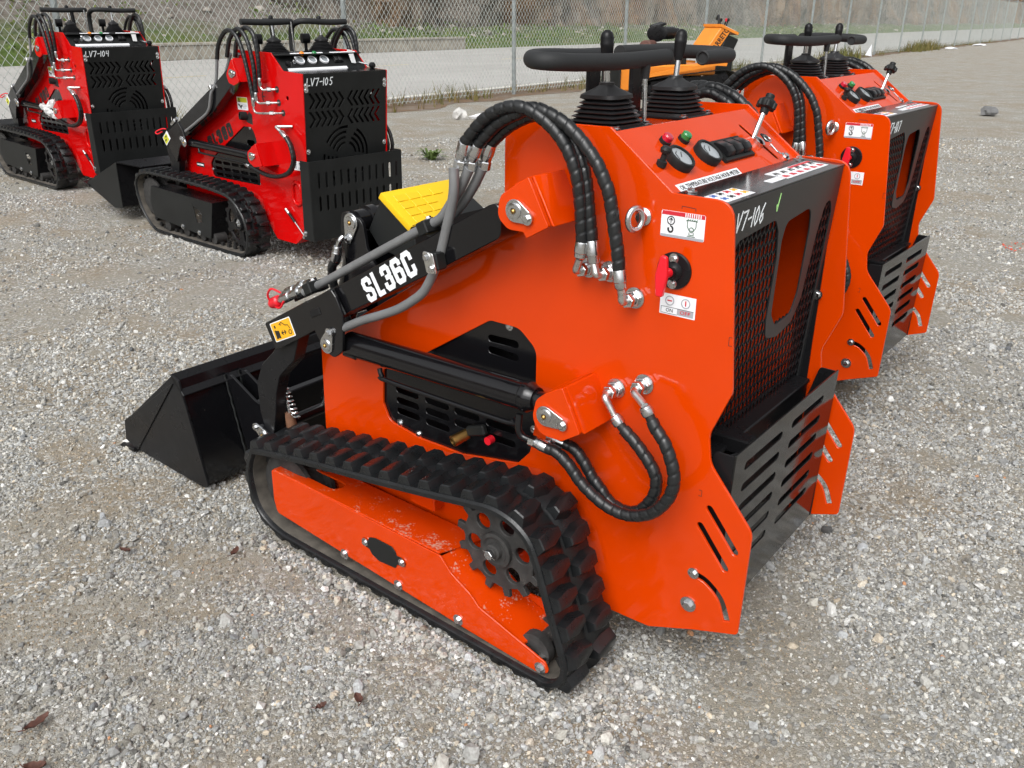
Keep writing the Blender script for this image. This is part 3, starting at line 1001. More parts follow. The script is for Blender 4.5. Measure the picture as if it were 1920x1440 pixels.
# ------------------------------------------------------------------ chain link fence
FQ = 12.44
FH = 3.35
POSTS = [17.19 + 5.35 * (k - 4) for k in range(22)]
fence = thing('chain_link_fence', 'galvanised chain link fence running along the road side of the yard', 'fence', (0, 0, 0))
def build_fence():
    mbp = MB()
    mbp.lathe([(-0.2, 0.048), (FH + 0.02, 0.048), (FH + 0.06, 0.052), (FH + 0.10, 0.03), (FH + 0.11, 0.004)], (0, 0, 0), (0, 0, 1), 10)
    pm = mbp.mesh('post', GALV, 40)
    arm = MB(); arm.tube([(0, 0, FH + 0.05), tuple(FN * -0.25 + Vector((0, 0, FH + 0.32)))], 0.02, 6)
    am = arm.mesh('barb_arm', GALV, 40)
    for s in POSTS:
        p = sq(s, FQ)
        o = link('post', pm, fence, (p[0], p[1], ground_z(p[0], p[1])))
        if s > 60:
            link('barb_arm', am, o)
    a, b = POSTS[0], POSTS[-1]
    for z in (FH - 0.03,):
        MB().tube([sq(a, FQ + 0.02, z), sq(b, FQ + 0.02, z)], 0.027, 8).build('top_rail', GALV, fence)
    MB().tube([sq(a, FQ - 0.01, 0.09), sq(b, FQ - 0.01, 0.09)], 0.006, 6).build('tension_wire', WIRE, fence)
    # woven wire between the posts: zigzag wires hooked into their neighbours
    W, H = 0.126, 0.155
    for k in range(len(POSTS) - 1):
        s0, s1 = POSTS[k], POSTS[k + 1]
        if s0 > 95:
            W2, H2, r = W * 1.8, H * 1.8, 0.0042
        else:
            W2, H2, r = W, H, 0.0046 if s0 < 30 else 0.0036
        nw = max(1, int(round((s1 - s0) / (W2 / 2))))
        dw = (s1 - s0) / nw
        rows = int((FH - 0.1) / (H2 / 2))
        V, F = [], []
        for i in range(nw):
            base = s0 + i * dw
            for j in range(rows + 1):
                sx = base + (dw if (j + i) % 2 else 0.0)
                z = 0.06 + j * H2 / 2
                c = Vector(sq(sx, FQ - 0.055 + (0.004 if (j + i) % 2 else -0.004), z))
                for q in range(3):
                    th = 2 * math.pi * q / 3 + 0.5
                    off = FD * (math.cos(th) * r * 1.25) + FN * (math.sin(th) * r)
                    V.append(tuple(c + off))
                if j:
                    b0 = len(V) - 6
                    for q in range(3):
                        q2 = (q + 1) % 3
                        F.append((b0 + q, b0 + q2, b0 + 3 + q2, b0 + 3 + q))
        me = bpy.data.meshes.new('wire_mesh')
        me.from_pydata(V, [], F)
        finish(me, WIRE, 80)
        o = link('wire_mesh', me, fence)
        o['kind'] = 'stuff'
build_fence()

# weeds along the foot of the fence
def build_weeds():
    V, F, C = [], [], []
    def blade(x, y, z, h, w, lean, az):
        b = len(V)
        dx, dy = math.cos(az), math.sin(az)
        px, py = -dy, dx
        for t in (0, 0.55, 1.0):
            ww = w * (1 - t * 0.85)
            cx, cy, cz = x + dx * lean * t * t, y + dy * lean * t * t, z + h * (t - 0.12 * t * t)
            V.append((cx - px * ww, cy - py * ww, cz)); V.append((cx + px * ww, cy + py * ww, cz))
        F.append((b, b + 1, b + 3, b + 2)); F.append((b + 2, b + 3, b + 5, b + 4))
    for k in range(1500):
        s = RNG.uniform(8, 85)
        q = FQ + RNG.normal(0.15, 0.35)
        cl = value_noise(np.array([s]), np.array([3.0]), 0.6, 77)[0]
        if RNG.random() > cl * 1.5 - 0.25:
            continue
        p = sq(s, q)
        for j in range(5):
            h = RNG.uniform(0.08, 0.42) * (0.4 + cl)
            blade(p[0] + RNG.normal(0, 0.06), p[1] + RNG.normal(0, 0.06), ground_z(p[0], p[1]), h, RNG.uniform(0.006, 0.016), h * RNG.uniform(0.1, 0.7), RNG.uniform(0, 6.28))
    for s0 in (56.5, 58.2, 60.2, 40.5, 43.0):
        for j in range(150):
            p = sq(s0 + RNG.normal(0, 0.7), FQ - 0.4 + RNG.normal(0, 0.25))
            h = RNG.uniform(0.2, 0.75)
            blade(p[0], p[1], 0, h, RNG.uniform(0.015, 0.03), h * RNG.uniform(0.1, 0.6), RNG.uniform(0, 6.28))
    me = bpy.data.meshes.new('weeds')
    me.from_pydata(V, [], F)
    def c(N, L, tc):
        r = ramp(N, [(0.3, (0.06, 0.085, 0.02)), (0.5, (0.14, 0.13, 0.04)), (0.7, (0.24, 0.15, 0.06))])
        L.new(noise(N, L, tc, 0.7, 6, 0.7), r.inputs[0])
        return r.outputs[0], None
    finish(me, simple_nodes('dry_weeds', c, 0.85), None)
    o = link('weeds', me)
    o['kind'] = 'stuff'
    o['category'] = 'weeds'
    o['label'] = 'dry and green weeds growing along the foot of the fence'
build_weeds()
# strip of fallen rust brown leaves and soil at the fence foot
def litter_c(N, L, tc):
    r = ramp(N, [(0.3, (0.20, 0.12, 0.065)), (0.5, (0.16, 0.115, 0.08)), (0.7, (0.24, 0.21, 0.18))])
    L.new(noise(N, L, tc, 1.3, 8, 0.75), r.inputs[0])
    return r.outputs[0], noise(N, L, tc, 40, 4)
def build_verge():
    ss = np.linspace(-20, 140, 400)
    vs = []
    for s in ss:
        a = value_noise(np.array([s]), np.array([1.0]), 0.9, 12)[0]; b = value_noise(np.array([s]), np.array([9.0]), 0.7, 13)[0]
        for q in (FQ - 0.15 - 0.6 * a - 0.25 * b, 13.75):
            p = sq(s, q)
            vs.append((p[0], p[1], ground_z(p[0], p[1]) + 0.005))
    fs = [(2 * i, 2 * i + 2, 2 * i + 3, 2 * i + 1) for i in range(len(ss) - 1)]
    me = bpy.data.meshes.new('verge')
    me.from_pydata(vs, [], fs)
    finish(me, simple_nodes('leaf_littered_soil', litter_c, 0.95, (0.8, 0.02)), 60)
    o = link('verge', me); o['kind'] = 'structure'; o['label'] = 'strip of soil and leaf litter under the fence'
build_verge()

# ------------------------------------------------------------------ shared loader pieces
_LUG = {}
def lug_mesh(kind):
    """one moulded tread block: local x along the track, y across, z out of the belt."""
    if kind in _LUG:
        return _LUG[kind]
    if kind == 'wide':
        base = [(-0.030, -0.044), (0.034, -0.044), (0.040, 0.0), (0.024, 0.044), (-0.022, 0.044), (-0.038, 0.004)]
        top = [(-0.016, -0.040), (0.020, -0.040), (0.025, 0.0), (0.010, 0.039), (-0.012, 0.039), (-0.022, 0.004)]
        h = [0.024, 0.024, 0.026, 0.024, 0.024, 0.026]
    else:
        base = [(-0.026, -0.048), (0.026, -0.048), (0.030, 0.0), (0.012, 0.048), (-0.020, 0.048), (-0.030, 0.0)]
        top = [(-0.012, -0.043), (0.014, -0.043), (0.017, 0.0), (0.004, 0.042), (-0.010, 0.042), (-0.018, 0.0)]
        h = [0.021, 0.021, 0.023, 0.021, 0.021, 0.023]
    mb = MB()
    n = 6
    vs = [(x, y, -0.004) for x, y in base] + [(x, y, z) for (x, y), z in zip(top, h)]
    fs = [tuple(range(n - 1, -1, -1)), tuple(range(n, 2 * n))] + [(k, (k + 1) % n, n + (k + 1) % n, n + k) for k in range(n)]
    mb.add(vs, fs)
    me = bpy.data.meshes.new('tread_lug')
    me.from_pydata(mb.v, [], mb.f)
    bm = bmesh.new(); bm.from_mesh(me)
    bmesh.ops.recalc_face_normals(bm, faces=bm.faces)
    es = [e for e in bm.edges if all(v.co.z > 0 for v in e.verts)]
    bmesh.ops.bevel(bm, geom=es, offset=0.003, segments=1, affect='EDGES')
    bm.to_mesh(me); bm.free()
    finish(me, RUBBER, 30)
    _LUG[kind] = me
    return me

def profile_frames(prof, n):
    """n equally spaced (point, tangent, outward normal) on a closed (x, z) profile."""
    P = np.array(cr(prof, 0.006, True))
    d = np.linalg.norm(np.roll(P, -1, 0) - P, axis=1)
    cum = np.concatenate([[0], np.cumsum(d)])
    tot = cum[-1]
    PP = np.vstack([P, P[:1]])
    c = P.mean(0)
    out = []
    for k in range(n):
        t = tot * k / n
        p = np.array([np.interp(t, cum, PP[:, 0]), np.interp(t, cum, PP[:, 1])])
        e = 0.02
        q = np.array([np.interp((t + e) % tot, cum, PP[:, 0]), np.interp((t + e) % tot, cum, PP[:, 1])])
        r = np.array([np.interp((t - e) % tot, cum, PP[:, 0]), np.interp((t - e) % tot, cum, PP[:, 1])])
        tg = (q - r) / np.linalg.norm(q - r)
        nn = np.array([-tg[1], tg[0]])
        if np.dot(nn, p - c) < 0:
            nn = -nn
        out.append((p, tg, nn))
    return out, tot

def build_track(parent, prof, y_in, y_out, s, lug_kind, lugs=True, pitch=0.08, guides=True):
    fr, tot = profile_frames(prof, 220)
    th = 0.022
    mb = MB()
    rings = []
    yo, yi = s * y_out, s * y_in
    ym = 0.5 * (yo + yi)
    for p, tg, nn in fr:
        a = p
        b = p - nn * th
        prof_pts = [(a, yo - s * 0.006), (a - nn * 0.006, yo), (b + nn * 0.004, yo), (b, yo - s * 0.006),
                    (b, yi + s * 0.006), (b + nn * 0.004, yi), (a - nn * 0.006, yi), (a, yi + s * 0.006),
                    (a, ym - s * 0.010), (a - nn * 0.005, ym - s * 0.004), (a - nn * 0.005, ym + s * 0.004), (a, ym + s * 0.010)]
        rings.append([(q[0], y, q[1]) for q, y in prof_pts])
    mb.ring_loft(rings, cap=False, closed=True)
    tr = mb.build('track', RUBBER, parent, smooth=40)
    rl = []
    for p, tg, nn in fr:
        b = p - nn * (th + .0012)
        rl.append([(b[0], yo - s * .016, b[1]), (b[0], yi + s * .016, b[1]), (b[0] + nn[0] * .003, yi + s * .016, b[1] + nn[1] * .003), (b[0] + nn[0] * .003, yo - s * .016, b[1] + nn[1] * .003)])
    MB().ring_loft(rl, cap=False, closed=True).build('belt_lining', SOILED, tr, smooth=40)
    if guides:                       # guide horns inside the belt
        fg, _ = profile_frames(prof, int(tot / pitch))
        mg = MB()
        for k, (p, tg, nn) in enumerate(fg):
            c = p - nn * (th + 0.012)
            T = Vector((tg[0], 0, tg[1])); Nn = Vector((nn[0], 0, nn[1])); Y = Vector((0, 1, 0))
            M3 = Matrix((T, Y, Nn)).transposed()
            for dy in (-0.028, 0.028):
                mg.box((c[0], ym + dy, c[1]), (0.030, 0.020, 0.030), M3)
        go = mg.build('guide_horns', RUBBER_DIRTY, tr, smooth=None)
        go['kind'] = 'stuff'
    if lugs:
        n = int(round(tot / pitch))
        half = (y_out - y_in) / 4
        for row, dy in ((0, y_out - half), (1, y_in + half)):
            fl, _ = profile_frames(prof, n * 2)
            for k in range(n):
                p, tg, nn = fl[(2 * k + row) % (2 * n)]
                if nn[1] < -0.6 and lug_kind == 'small':
                    continue           # pressed into the gravel
                T = Vector((tg[0], 0, tg[1])); Nn = Vector((nn[0], 0, nn[1])); Y = Nn.cross(T)
                M3 = Matrix((T, Y, Nn)).transposed()
                if row == 1:
                    M3 = M3 @ Matrix.Rotation(math.pi, 3, 'Z')
                o = link('tread_lug', lug_mesh(lug_kind), tr, (p[0], s * dy, p[1]))
                o.rotation_euler = M3.to_euler()
                sc = (y_out - y_in) / 0.207
                o.scale = (0.84, sc, 1)
    return tr

def spiral_hose(name, path, parent, r=0.0145, step=0.0032, wrap=0.0265, ends=True, material=None):
    P = cr(path, step)
    def rad(sv, th):
        f = ((sv / wrap) - th / (2 * math.pi)) % 1.0
        e = min(1.0, min(f, 1 - f) / 0.16)
        g = 1 - (1 - e) ** 2
        return r * (0.81 + 0.19 * g + 0.07 * (0.5 - f))
    return MB().tube(P, rad, 14).build(name, material or SPIRAL, parent, smooth=50)

def ferrule(p, q, parent, r=0.0155, name='ferrule'):
    p, q = Vector(p), Vector(q)
    L = (q - p).length
    mb = MB()
    mb.lathe([(0, r * 0.92), (0.003, r), (L * 0.62, r * 1.02), (L * 0.66, r * 0.94), (L * 0.9, r * 0.92), (L, r * 0.75)], p, q - p, 18)
    return mb.build(name, CHROME, parent, smooth=30)

def hexnut(p, axis, parent, r=0.016, h=0.014, name='fitting_nut'):
    mb = MB()
    mb.lathe([(0, r * 0.9), (h * 0.1, r), (h * 0.9, r), (h, r * 0.9)], p, axis, 6)
    return mb.build(name, CHROME, parent, smooth=20)

def bulkhead(p, s, parent, elbow_to, r=0.017):
    """bulkhead nut on the plate, second nut, and bent steel pipe to elbow_to."""
    x, y, z = p
    ax = Vector((0, s, 0))
    mb = MB()
    mb.lathe([(0, r * 1.45), (0.004, r * 1.45), (0.005, r * 1.2)], (x, s * y, z), ax, 20)
    b = mb.build('bulkhead_fitting', CHROME, parent, smooth=30)
    hexnut((x, s * (y + 0.005), z), ax, b, r * 1.15, 0.013)
    hexnut((x, s * (y + 0.026), z), ax, b, r * 0.98, 0.014)
    MB().cyl((x, s * (y + 0.017), z), (x, s * (y + 0.028), z), r * 0.72).build('thread', CHROME, b)
    e = Vector(elbow_to); e.y = abs(e.y)
    p0 = Vector((x, y + 0.038, z)); p1 = Vector((x, y + 0.056, z))
    p1 = p1.lerp(Vector((e.x, p1.y, e.z)), 0.12)
    p2 = e
    pts = cr([tuple(q * 1) for q in (p0, p1, p1.lerp(p2, 0.45), p2)], 0.004)
    MB().tube([(a, s * bb, c) for a, bb, c in pts], r * 0.52, 10).build('elbow_pipe', STEEL, b, smooth=50)
    return b

def lozenge(parent, c, b, y, s, rc=0.026, rb=0.014):
    """zinc pin retainer: big disc round the pin, small lobe with a bolt, grease nipple hole."""
    c, b = Vector(c), Vector(b)
    d = b - c
    L = d.length
    a0 = math.atan2(d.y, d.x)
    phi = math.acos(max(-1, min(1, (rc - rb) / L)))
    out = []
    for k in range(13):
        t = a0 + phi + (2 * math.pi - 2 * phi) * k / 12
        out.append((c.x + rc * math.cos(t), c.y + rc * math.sin(t)))
    for k in range(9):
        t = a0 - phi + 2 * phi * k / 8
        out.append((b.x + rb * math.cos(t), b.y + rb * math.sin(t)))
    o = sheet('pin_plate', [out], 0.006, side(y + 0.006, s), CHROME, parent)
    mb = MB()
    mb.lathe([(0, rc * 0.72), (0.003, rc * 0.72), (0.004, rc * 0.62), (0.004, rc * 0.30), (0.001, rc * 0.25)], (c.x, s * (y + 0.006), c.y), (0, s, 0), 20)
    mb.build('pin_head', CHROME, o, smooth=25)
    MB().lathe([(0, rc * 0.22), (0.006, rc * 0.22), (0.009, rc * 0.1)], (c.x, s * (y + 0.006), c.y), (0, s, 0), 8).build('grease_nipple', BRASS, o)
    bolt((b.x, s * (y + 0.006), b.y), (0, s, 0), rb * 0.62, o)
    return o

def boot(parent, c, rows, half0, half1, h, tilt=(0, 0)):
    """square rubber bellows tapering upwards."""
    rings = []
    def ring(hw, z, k=24, e=5.0):
        out = []
        t = z / h
        for j in range(k):
            a = 2 * math.pi * j / k
            ca, sa = math.cos(a), math.sin(a)
            rr = hw / (abs(ca) ** e + abs(sa) ** e) ** (1 / e)
            out.append((c[0] + rr * ca + tilt[0] * t, c[1] + rr * sa + tilt[1] * t, c[2] + z))
        return out
    rings.append(ring(half0, 0)); rings.append(ring(half0, 0.006))
    zc = 0.006
    hb = h * 0.62
    for i in range(rows):
        t = i / rows
        hw = half0 * 0.98 + (half1 - half0) * t
        z0 = zc + (hb - zc) * t
        dz = (hb - zc) / rows
        rings += [ring(hw * 0.84, z0 + dz * 0.10), ring(hw * 0.99, z0 + dz * 0.42), ring(hw * 1.0, z0 + dz * 0.60), ring(hw * 0.86, z0 + dz * 0.96)]
    rings += [ring(half1 * 0.80, hb), ring(half1 * 1.04, hb + h * 0.06), ring(half1 * 1.04, hb + h * 0.15, e=4), ring(half1 * 0.52, h * 0.93, e=2.5), ring(half1 * 0.36, h, e=2), ring(half1 * 0.36, h * 1.06, e=2)]
    return MB().ring_loft(rings).build('lever_boot', BOOT, parent, smooth=50)

def washer_cyl(name, p0, p1, r, material, parent, segs=24, ch=0.002):
    return MB().cyl(p0, p1, r, segs, ch).build(name, material, parent, smooth=30)

# ------------------------------------------------------------------ orange loader
TRK = [(1.327, .323), (1.131, .363), (.99, .386), (.76, .421), (.548, .456), (.382, .486), (.315, .496), (.265, .492), (.223, .477), (.185, .446), (.159, .393), (.138, .334),
       (.116, .268), (.092, .204), (.072, .145), (.066, .100), (.080, .058), (.112, .030), (.165, .019), (.4, .018), (.8, .018), (1.15, .018), (1.25, .024), (1.328, .055), (1.371, .108), (1.387, .202), (1.374, .262), (1.352, .301)]

def orange_loader(label, group):
    T = thing('compact_track_loader', label, 'track loader', group=group)
    YP = 0.349
    # ---- side plates
    outer = rpoly([(.452, 1.33, .02), (.446, 1.392, .05), (.157, 1.392, .01), (-.004, 1.270, .01), (-.142, 1.268, .045), (-.184, .86, .05), (-.140, .745, .06), (-.150, .675, .06),
                   (-.268, .535, .05), (-.264, .248, .012), (-.15, .205, .02), (-.026, .152, .04), (.10, .147), (1.20, .20), (1.240, .34), (1.222, .66), (.455, 1.12)], 0.01)
    cov = rpoly([(.500, .890, .035), (.400, .888, .05), (.341, .840, .05), (.341, .62), (.356, .53, .03), (.40, .478, .02), (.62, .432), (.80, .433), (.93, .455, .04), (.955, .51, .03), (.946, .628, .015), (.745, .742)], 0.01)
    def inset(L, d):
        c = Vector((sum(p[0] for p in L) / len(L), sum(p[1] for p in L) / len(L)))
        return [tuple(Vector(p) + (c - Vector(p)).normalized() * d) for p in L]
    slots = [slot2((-.160, .560), (-.233, .470), .0085), slot2((-.141, .507), (-.214, .416), .0085)]
    arc = cr([(-.145, .368, 0), (-.175, .359, 0), (-.212, .326, 0), (-.234, .273, 0)], 0.012)
    L1, L2 = [], []
    for i, p in enumerate(arc):
        a = Vector(arc[max(0, i - 1)][:2]); b = Vector(arc[min(len(arc) - 1, i + 1)][:2])
        d = (b - a).normalized(); nn = Vector((-d.y, d.x)) * 0.0085
        L1.append(tuple(Vector(p[:2]) + nn)); L2.append(tuple(Vector(p[:2]) - nn))
    slots.append(L1 + L2[::-1])
    for s in (1, -1):
        pl = sheet('side_plate', [outer, inset(cov, 0.012)] + slots, 0.008, side(YP, s), ORANGE, T, bev=0.0012)
        bolt((-.137, s * YP, .370), (0, s, 0), .0085, pl)
        bolt((-.132, s * YP, .276), (0, s, 0), .012, pl)
        # black slotted engine cover behind the cut-out
        vents = []
        for a, b in (((.508, .825), (.425, .827)), ((.508, .792), (.425, .790)), ((.520, .572), (.435, .574)), ((.520, .53), (.435, .532)), ((.640, .572), (.565, .573)), ((.640, .535), (.565, .535))):
            vents.append(slot2(b, a, .0105))
        for z in (.574, .538, .502):
            vents.append(slot2((.805, z), (.880, z), .0105))
            if z < .57 or True:
                vents.append(slot2((.682, z), (.757, z), .0105))
        cvr = sheet('engine_cover', [cov] + vents, 0.004, side(YP - 0.0085, s), BLACK, T)
        for p in ((.444, .874), (.880, .462), (.800, .447), (.36, .60)):
            bolt((p[0], s * (YP - 0.0085), p[1]), (0, s, 0), .007, cvr)
    # ---- belly pan, firewall and inner dark engine bay
    MB().box((.68, 0, .19), (1.05, .676, .012)).build('belly_pan', ORANGE, T)
    MB().box((1.215, 0, .43), (.012, .676, .46)).build('front_panel', ORANGE, T)
    MB().box((.66, 0, .60), (.82, .50, .52)).build('engine_block', SATIN, T, bevel=0.02)
    mb = MB(); mb.box((.14, .10, .84), (.05, .34, .46)); 
    rad = mb.build('radiator', SATIN, T, bevel=0.01)
    for k in range(9):
        MB().box((.112, .10, .65 + k * .045), (.006, .32, .010)).build('radiator_fin', GREYTUBE, rad)
    MB().cyl((.05, .10, .70), (.11, .10, .70), .11, 28, .01).build('air_filter', SATIN, T)
    MB().cyl((.03, -.02, .62), (.03, .28, .62), .045, 20, .01).build('oil_filter', MATTE, T)
    MB().box((.10, -.13, 1.12), (.14, .30, .15)).build('air_box', SATIN, T, bevel=.01)
    spiral_hose('engine_hose', [(.06, -.06, .62), (.02, -.08, .75), (.03, -.07, .90), (.06, -.05, 1.02), (.12, -.02, 1.08)], T, .011)
    # ---- console: sloped panel, deck, black hood top
    ang = math.atan2(.122, .161)
    cu, cv = Vector((0, -1, 0)), Vector((math.cos(ang), 0, math.sin(ang)))
    CO = Vector((-.002, 0, 1.262))
    cmap = frame_map(CO, cu, cv)                      # (u = -y, v up the slope, w out)
    con = sheet('console_panel', [rpoly([(-.341, 0), (.341, 0), (.341, .199), (-.341, .199)]), slot2((.236, .022), (.212, .145), .0075, 2)], 0.003, lambda u, v, w: cmap(u, v, w - .003), ORANGE, T)
    MB().box((.305, 0, 1.364), (.295, .682, .006)).build('deck', ORANGE, T, bevel=.001)
    hood = sheet('hood_top', [rpoly([(-.341, -.128), (.341, -.128), (.341, -.003), (-.341, -.003)], .002)], .004, lambda u, v, w: (v, -u, 1.2565 + (v + .128) * .06 + w), GLASSY, T)
    bolt((.012, -.285, 1.272), (-.6, 0, .8), .008, con)
    bolt((-.02, -.30, 1.267), (0, 0, 1), .008, hood)
    bolt((-.02, .30, 1.267), (0, 0, 1), .008, hood)
    def cpt(y, v, w=0.0): return cmap(-y, v, w)
    nrm = cv.cross(cu) * -1
    nrm = cu.cross(cv)
    for y, v, M_ in ((.193, .142, LAMPRED), (.112, .137, LAMPGRN)):
        p = cpt(y, v)
        b = MB().lathe([(0, .0145), (.008, .0145), (.009, .013)], p, nrm, 18).build('indicator_lamp', MATTE, con)
        MB().lathe([(.009, .0125), (.019, .0125), (.022, .010), (.0225, .002)], p, nrm, 18).build('lens', M_, b)
    for y, v in ((.213, .082), (.080, .080)):
        p = cpt(y, v)
        b = MB().lathe([(0, .036), (.016, .036), (.020, .034), (.020, .029), (.015, .0285)], p, nrm, 28).build('gauge', MATTE, con)
        MB().lathe([(.014, .0290), (.0155, .0290)], p, nrm, 28).build('dial', DIAL, b)
        strokes('needle', [[(-y, v), (-y + .012, v + .012)], [(-y - .016, v - .006), (-y - .012, v + .012), (-y, v + .018)]], .0009, lambda u, vv, w: cmap(u, vv, w + .0157), INK, b)
    # choke knob, switches, key
    p = cpt(.288, .082)
    kb = MB().lathe([(0, .0115), (.012, .0115), (.014, .007), (.028, .006), (.031, .011), (.038, .0125), (.044, .009), (.045, .002)], p, nrm + Vector((.35, 0, .1)), 16).build('choke_knob', MATTE, con)
    sw = MB()
    q = [(.030, .112), (-.135, .112), (-.135, .045), (.030, .045)]
    vsx = [cmap(-a, b, 0) for a, b in q] + [cmap(-(a * .96), b * .98 + .002, .008) for a, b in q]
    sw.add(vsx, [(3, 2, 1, 0), (4, 5, 6, 7), (0, 1, 5, 4), (1, 2, 6, 5), (2, 3, 7, 6), (3, 0, 4, 7)])
    swo = sw.build('switch_base', MATTE, con)
    for k in range(3):
        y0 = .016 - k * .047
        prof = [(.055, .010), (.060, .020), (.075, .024), (.092, .018), (.104, .012), (.104, .008), (.055, .008)]
        rings = [[cmap(-(y0 + dy), v, w) for v, w in prof] for dy in (0, -.040)]
        MB().ring_loft(rings).build('rocker_switch', SATIN, swo, bevel=.0015, smooth=40)
    p = cpt(-.211, .078)
    ks = MB().lathe([(0, .016), (.010, .016), (.012, .013), (.014, .006)], p, nrm, 16).build('key_switch', CHROME, con)
    key = sheet('key', [rpoly([(.195, .062), (.215, .058), (.226, .082), (.205, .090)], .004)], .004, lambda u, v, w: cmap(u, v, w + .022), MATTE, ks)
    sheet('key_blade', [[(.207, .060), (.213, .058), (.208, .024), (.202, .028)]], .002, lambda u, v, w: cmap(u + .006, v - .004, w + .020), CHROME, ks)
    sheet('key_blade', [[(.199, .060), (.205, .058), (.222, .024), (.214, .024)]], .002, lambda u, v, w: cmap(u + .012, v - .006, w + .016), CHROME, ks)
    MB().tube([cmap(.212 + .012 * math.cos(a), .068 + .012 * math.sin(a), .026) for a in np.linspace(0, 2 * math.pi, 20)[:-1]], .0011, 6, closed=True, cap=False).build('key_ring', CHROME, ks)
    # throttle lever
    lv = MB().tube([(.083, -.229, 1.318), (.075, -.262, 1.385)], .0065, 10).build('throttle_lever', CHROME, T)
    mb = MB()
    mb.lathe([(0, .011), (.012, .012), (.016, .019), (.030, .022), (.036, .019), (.040, .012), (.050, .012), (.052, .008)], (.0755, -.260, 1.380), (-.008, -.033, .067), 16)
    kn = mb.build('throttle_knob', MATTE, lv, smooth=40)
    for k in range(6):
        a = k * math.pi / 3
        c = Vector((.0732, -.2695, 1.400)) + (Vector((1, 0, .12)) * math.cos(a) + Vector((0, .9, .44)) * math.sin(a)).normalized() * .021
        MB().cyl(c - Vector((-.008, -.033, .067)) * .12, c + Vector((-.008, -.033, .067)) * .12, .0065, 10, .002).build('knob_lobe', MATTE, kn)
    # labels
    lab = sheet('gauge_label', [[(-.302, .004), (.0, .004), (.0, .025), (-.302, .025)]], .0006, lambda u, v, w: cmap(u, v, w + .0002), WHITE, con, bev=.0001)
    text('lettering', 'OIL TEMPERATURE VOLTAGE HOUR METER', (-.293, .008, -.008, .020), lambda u, v, w: cmap(u, v, w + .0009), INK, lab)
    dm = lambda u, v, w: (u, v, 1.3672 + w)
    dl = sheet('deck_label', [[(.222, .090), (.222, -.058), (.164, -.062), (.164, .095)]], .0006, dm, WHITE, T, bev=.0001)
    for k in range(5):
        strokes('pictogram', [[(.205 - .006 * (k % 2), .07 - .028 * k), (.188, .058 - .028 * k)], [(.195, .075 - .028 * k), (.182, .070 - .028 * k)]], .0035, lambda u, v, w: dm(u, v, w + .0008), (INK, GREYPRINT, BLUEINK, INK, GREYPRINT)[k], dl)
    hm = lambda u, v, w: (v, -u, 1.2607 + (v + .128) * .06 + w)
    for (u0, u1, v0, v1, kind) in ((.02, .285, -.105, -.045, 'warn'), (-.325, -.19, -.118, -.062, 'pict'), (-.06, .015, -.100, -.078, 'small')):
        d = sheet('hood_label', [rpoly([(u0, v0), (u1, v0), (u1, v1), (u0, v1)], .003)], .0006, hm, WHITE, hood, bev=.0001)
        hw = lambda u, v, w: hm(u, v, w + .0008)
        if kind == 'warn':
            for k in range(6):
                uu = u0 + .012 + k * .044
                strokes('warning_triangle', [[(uu, v0 + .012), (uu + .018, v0 + .012)], [(uu + .003, v0 + .018), (uu + .014, v0 + .018)]], .004, hw, DECALRED, d)
                strokes('pictogram', [[(uu, v0 + .034), (uu + .012, v0 + .046)], [(uu + .016, v0 + .034), (uu + .022, v0 + .045)]], .003, hw, INK, d)
            strokes('band', [[(.155, v1 - .008), (.28, v1 - .008)]], .005, hw, DECALRED, d)
        elif kind == 'pict':
            for k in range(8):
                uu, vv = u0 + .014 + (k % 4) * .032, v0 + .014 + (k // 4) * .026
                strokes('pictogram', [[(uu, vv), (uu + .016, vv + .008)], [(uu + .004, vv + .010), (uu + .014, vv)]], .003, hw, (BLUEINK, INK, DECALRED, DECALYEL)[k % 4], d)
    # ---- rear grille panel
    def rmap(y, z, w=0.0):
        return (-.123 + .058 * (1.236 - z) - w, y, z)
    hole = rpoly([(.305, .95), (.300, 1.115, .03), (.268, 1.168, .03), (.070, 1.183, .025), (.042, 1.150, .02), (.022, 1.08, .02), (.016, .92, .02), (.000, .868, .03), (-.075, .852, .02), (-.165, .868, .04),
                  (-.205, .92, .03), (-.228, 1.10, .03), (-.248, 1.168, .02), (-.285, 1.178, .025), (-.308, 1.14, .02), (-.316, .64, .03), (.316, .61, .03)])
    win = rpoly([(.010, 1.120, .02), (.000, 1.165, .03), (-.150, 1.178, .035), (-.168, 1.12, .02), (-.172, .95, .03), (-.150, .898, .03), (-.050, .890, .03), (-.012, .93, .03)])
    gp = sheet('grille_panel', [[(.334, .575), (-.334, .575), (-.334, 1.256), (.334, 1.256)], hole, win], .004, lambda u, v, w: rmap(u, v, w), GREYPANEL, T)
    for s in (1, -1):
        MB().box((-.095 + .058 * .33 - .012, s * .333, .905), (.055, .004, .66)).build('panel_flange', SATIN, gp)
        bolt((-.150 + .058 * .33 + .02, s * .331, .905), (0, -s, 0), .008, gp)
    # expanded metal mesh
    pitch_y, pitch_z, st = .0225, .030, .0013
    mb = MB()
    ny, nz = int(.64 / pitch_y) + 1, int(.60 / pitch_z) + 2
    def strand(a, b):
        a, b = Vector((0, *a)), Vector((0, *b))
        d = (b - a); d.normalize()
        nn = Vector((0, -d.z, d.y)) * st
        q = [a + nn, a - nn, b - nn, b + nn]
        mb.add([rmap(p.y, p.z, -.003) for p in q] + [rmap(p.y, p.z, .001) for p in q], [(0, 1, 2, 3), (7, 6, 5, 4), (0, 4, 5, 1), (1, 5, 6, 2), (2, 6, 7, 3), (3, 7, 4, 0)])
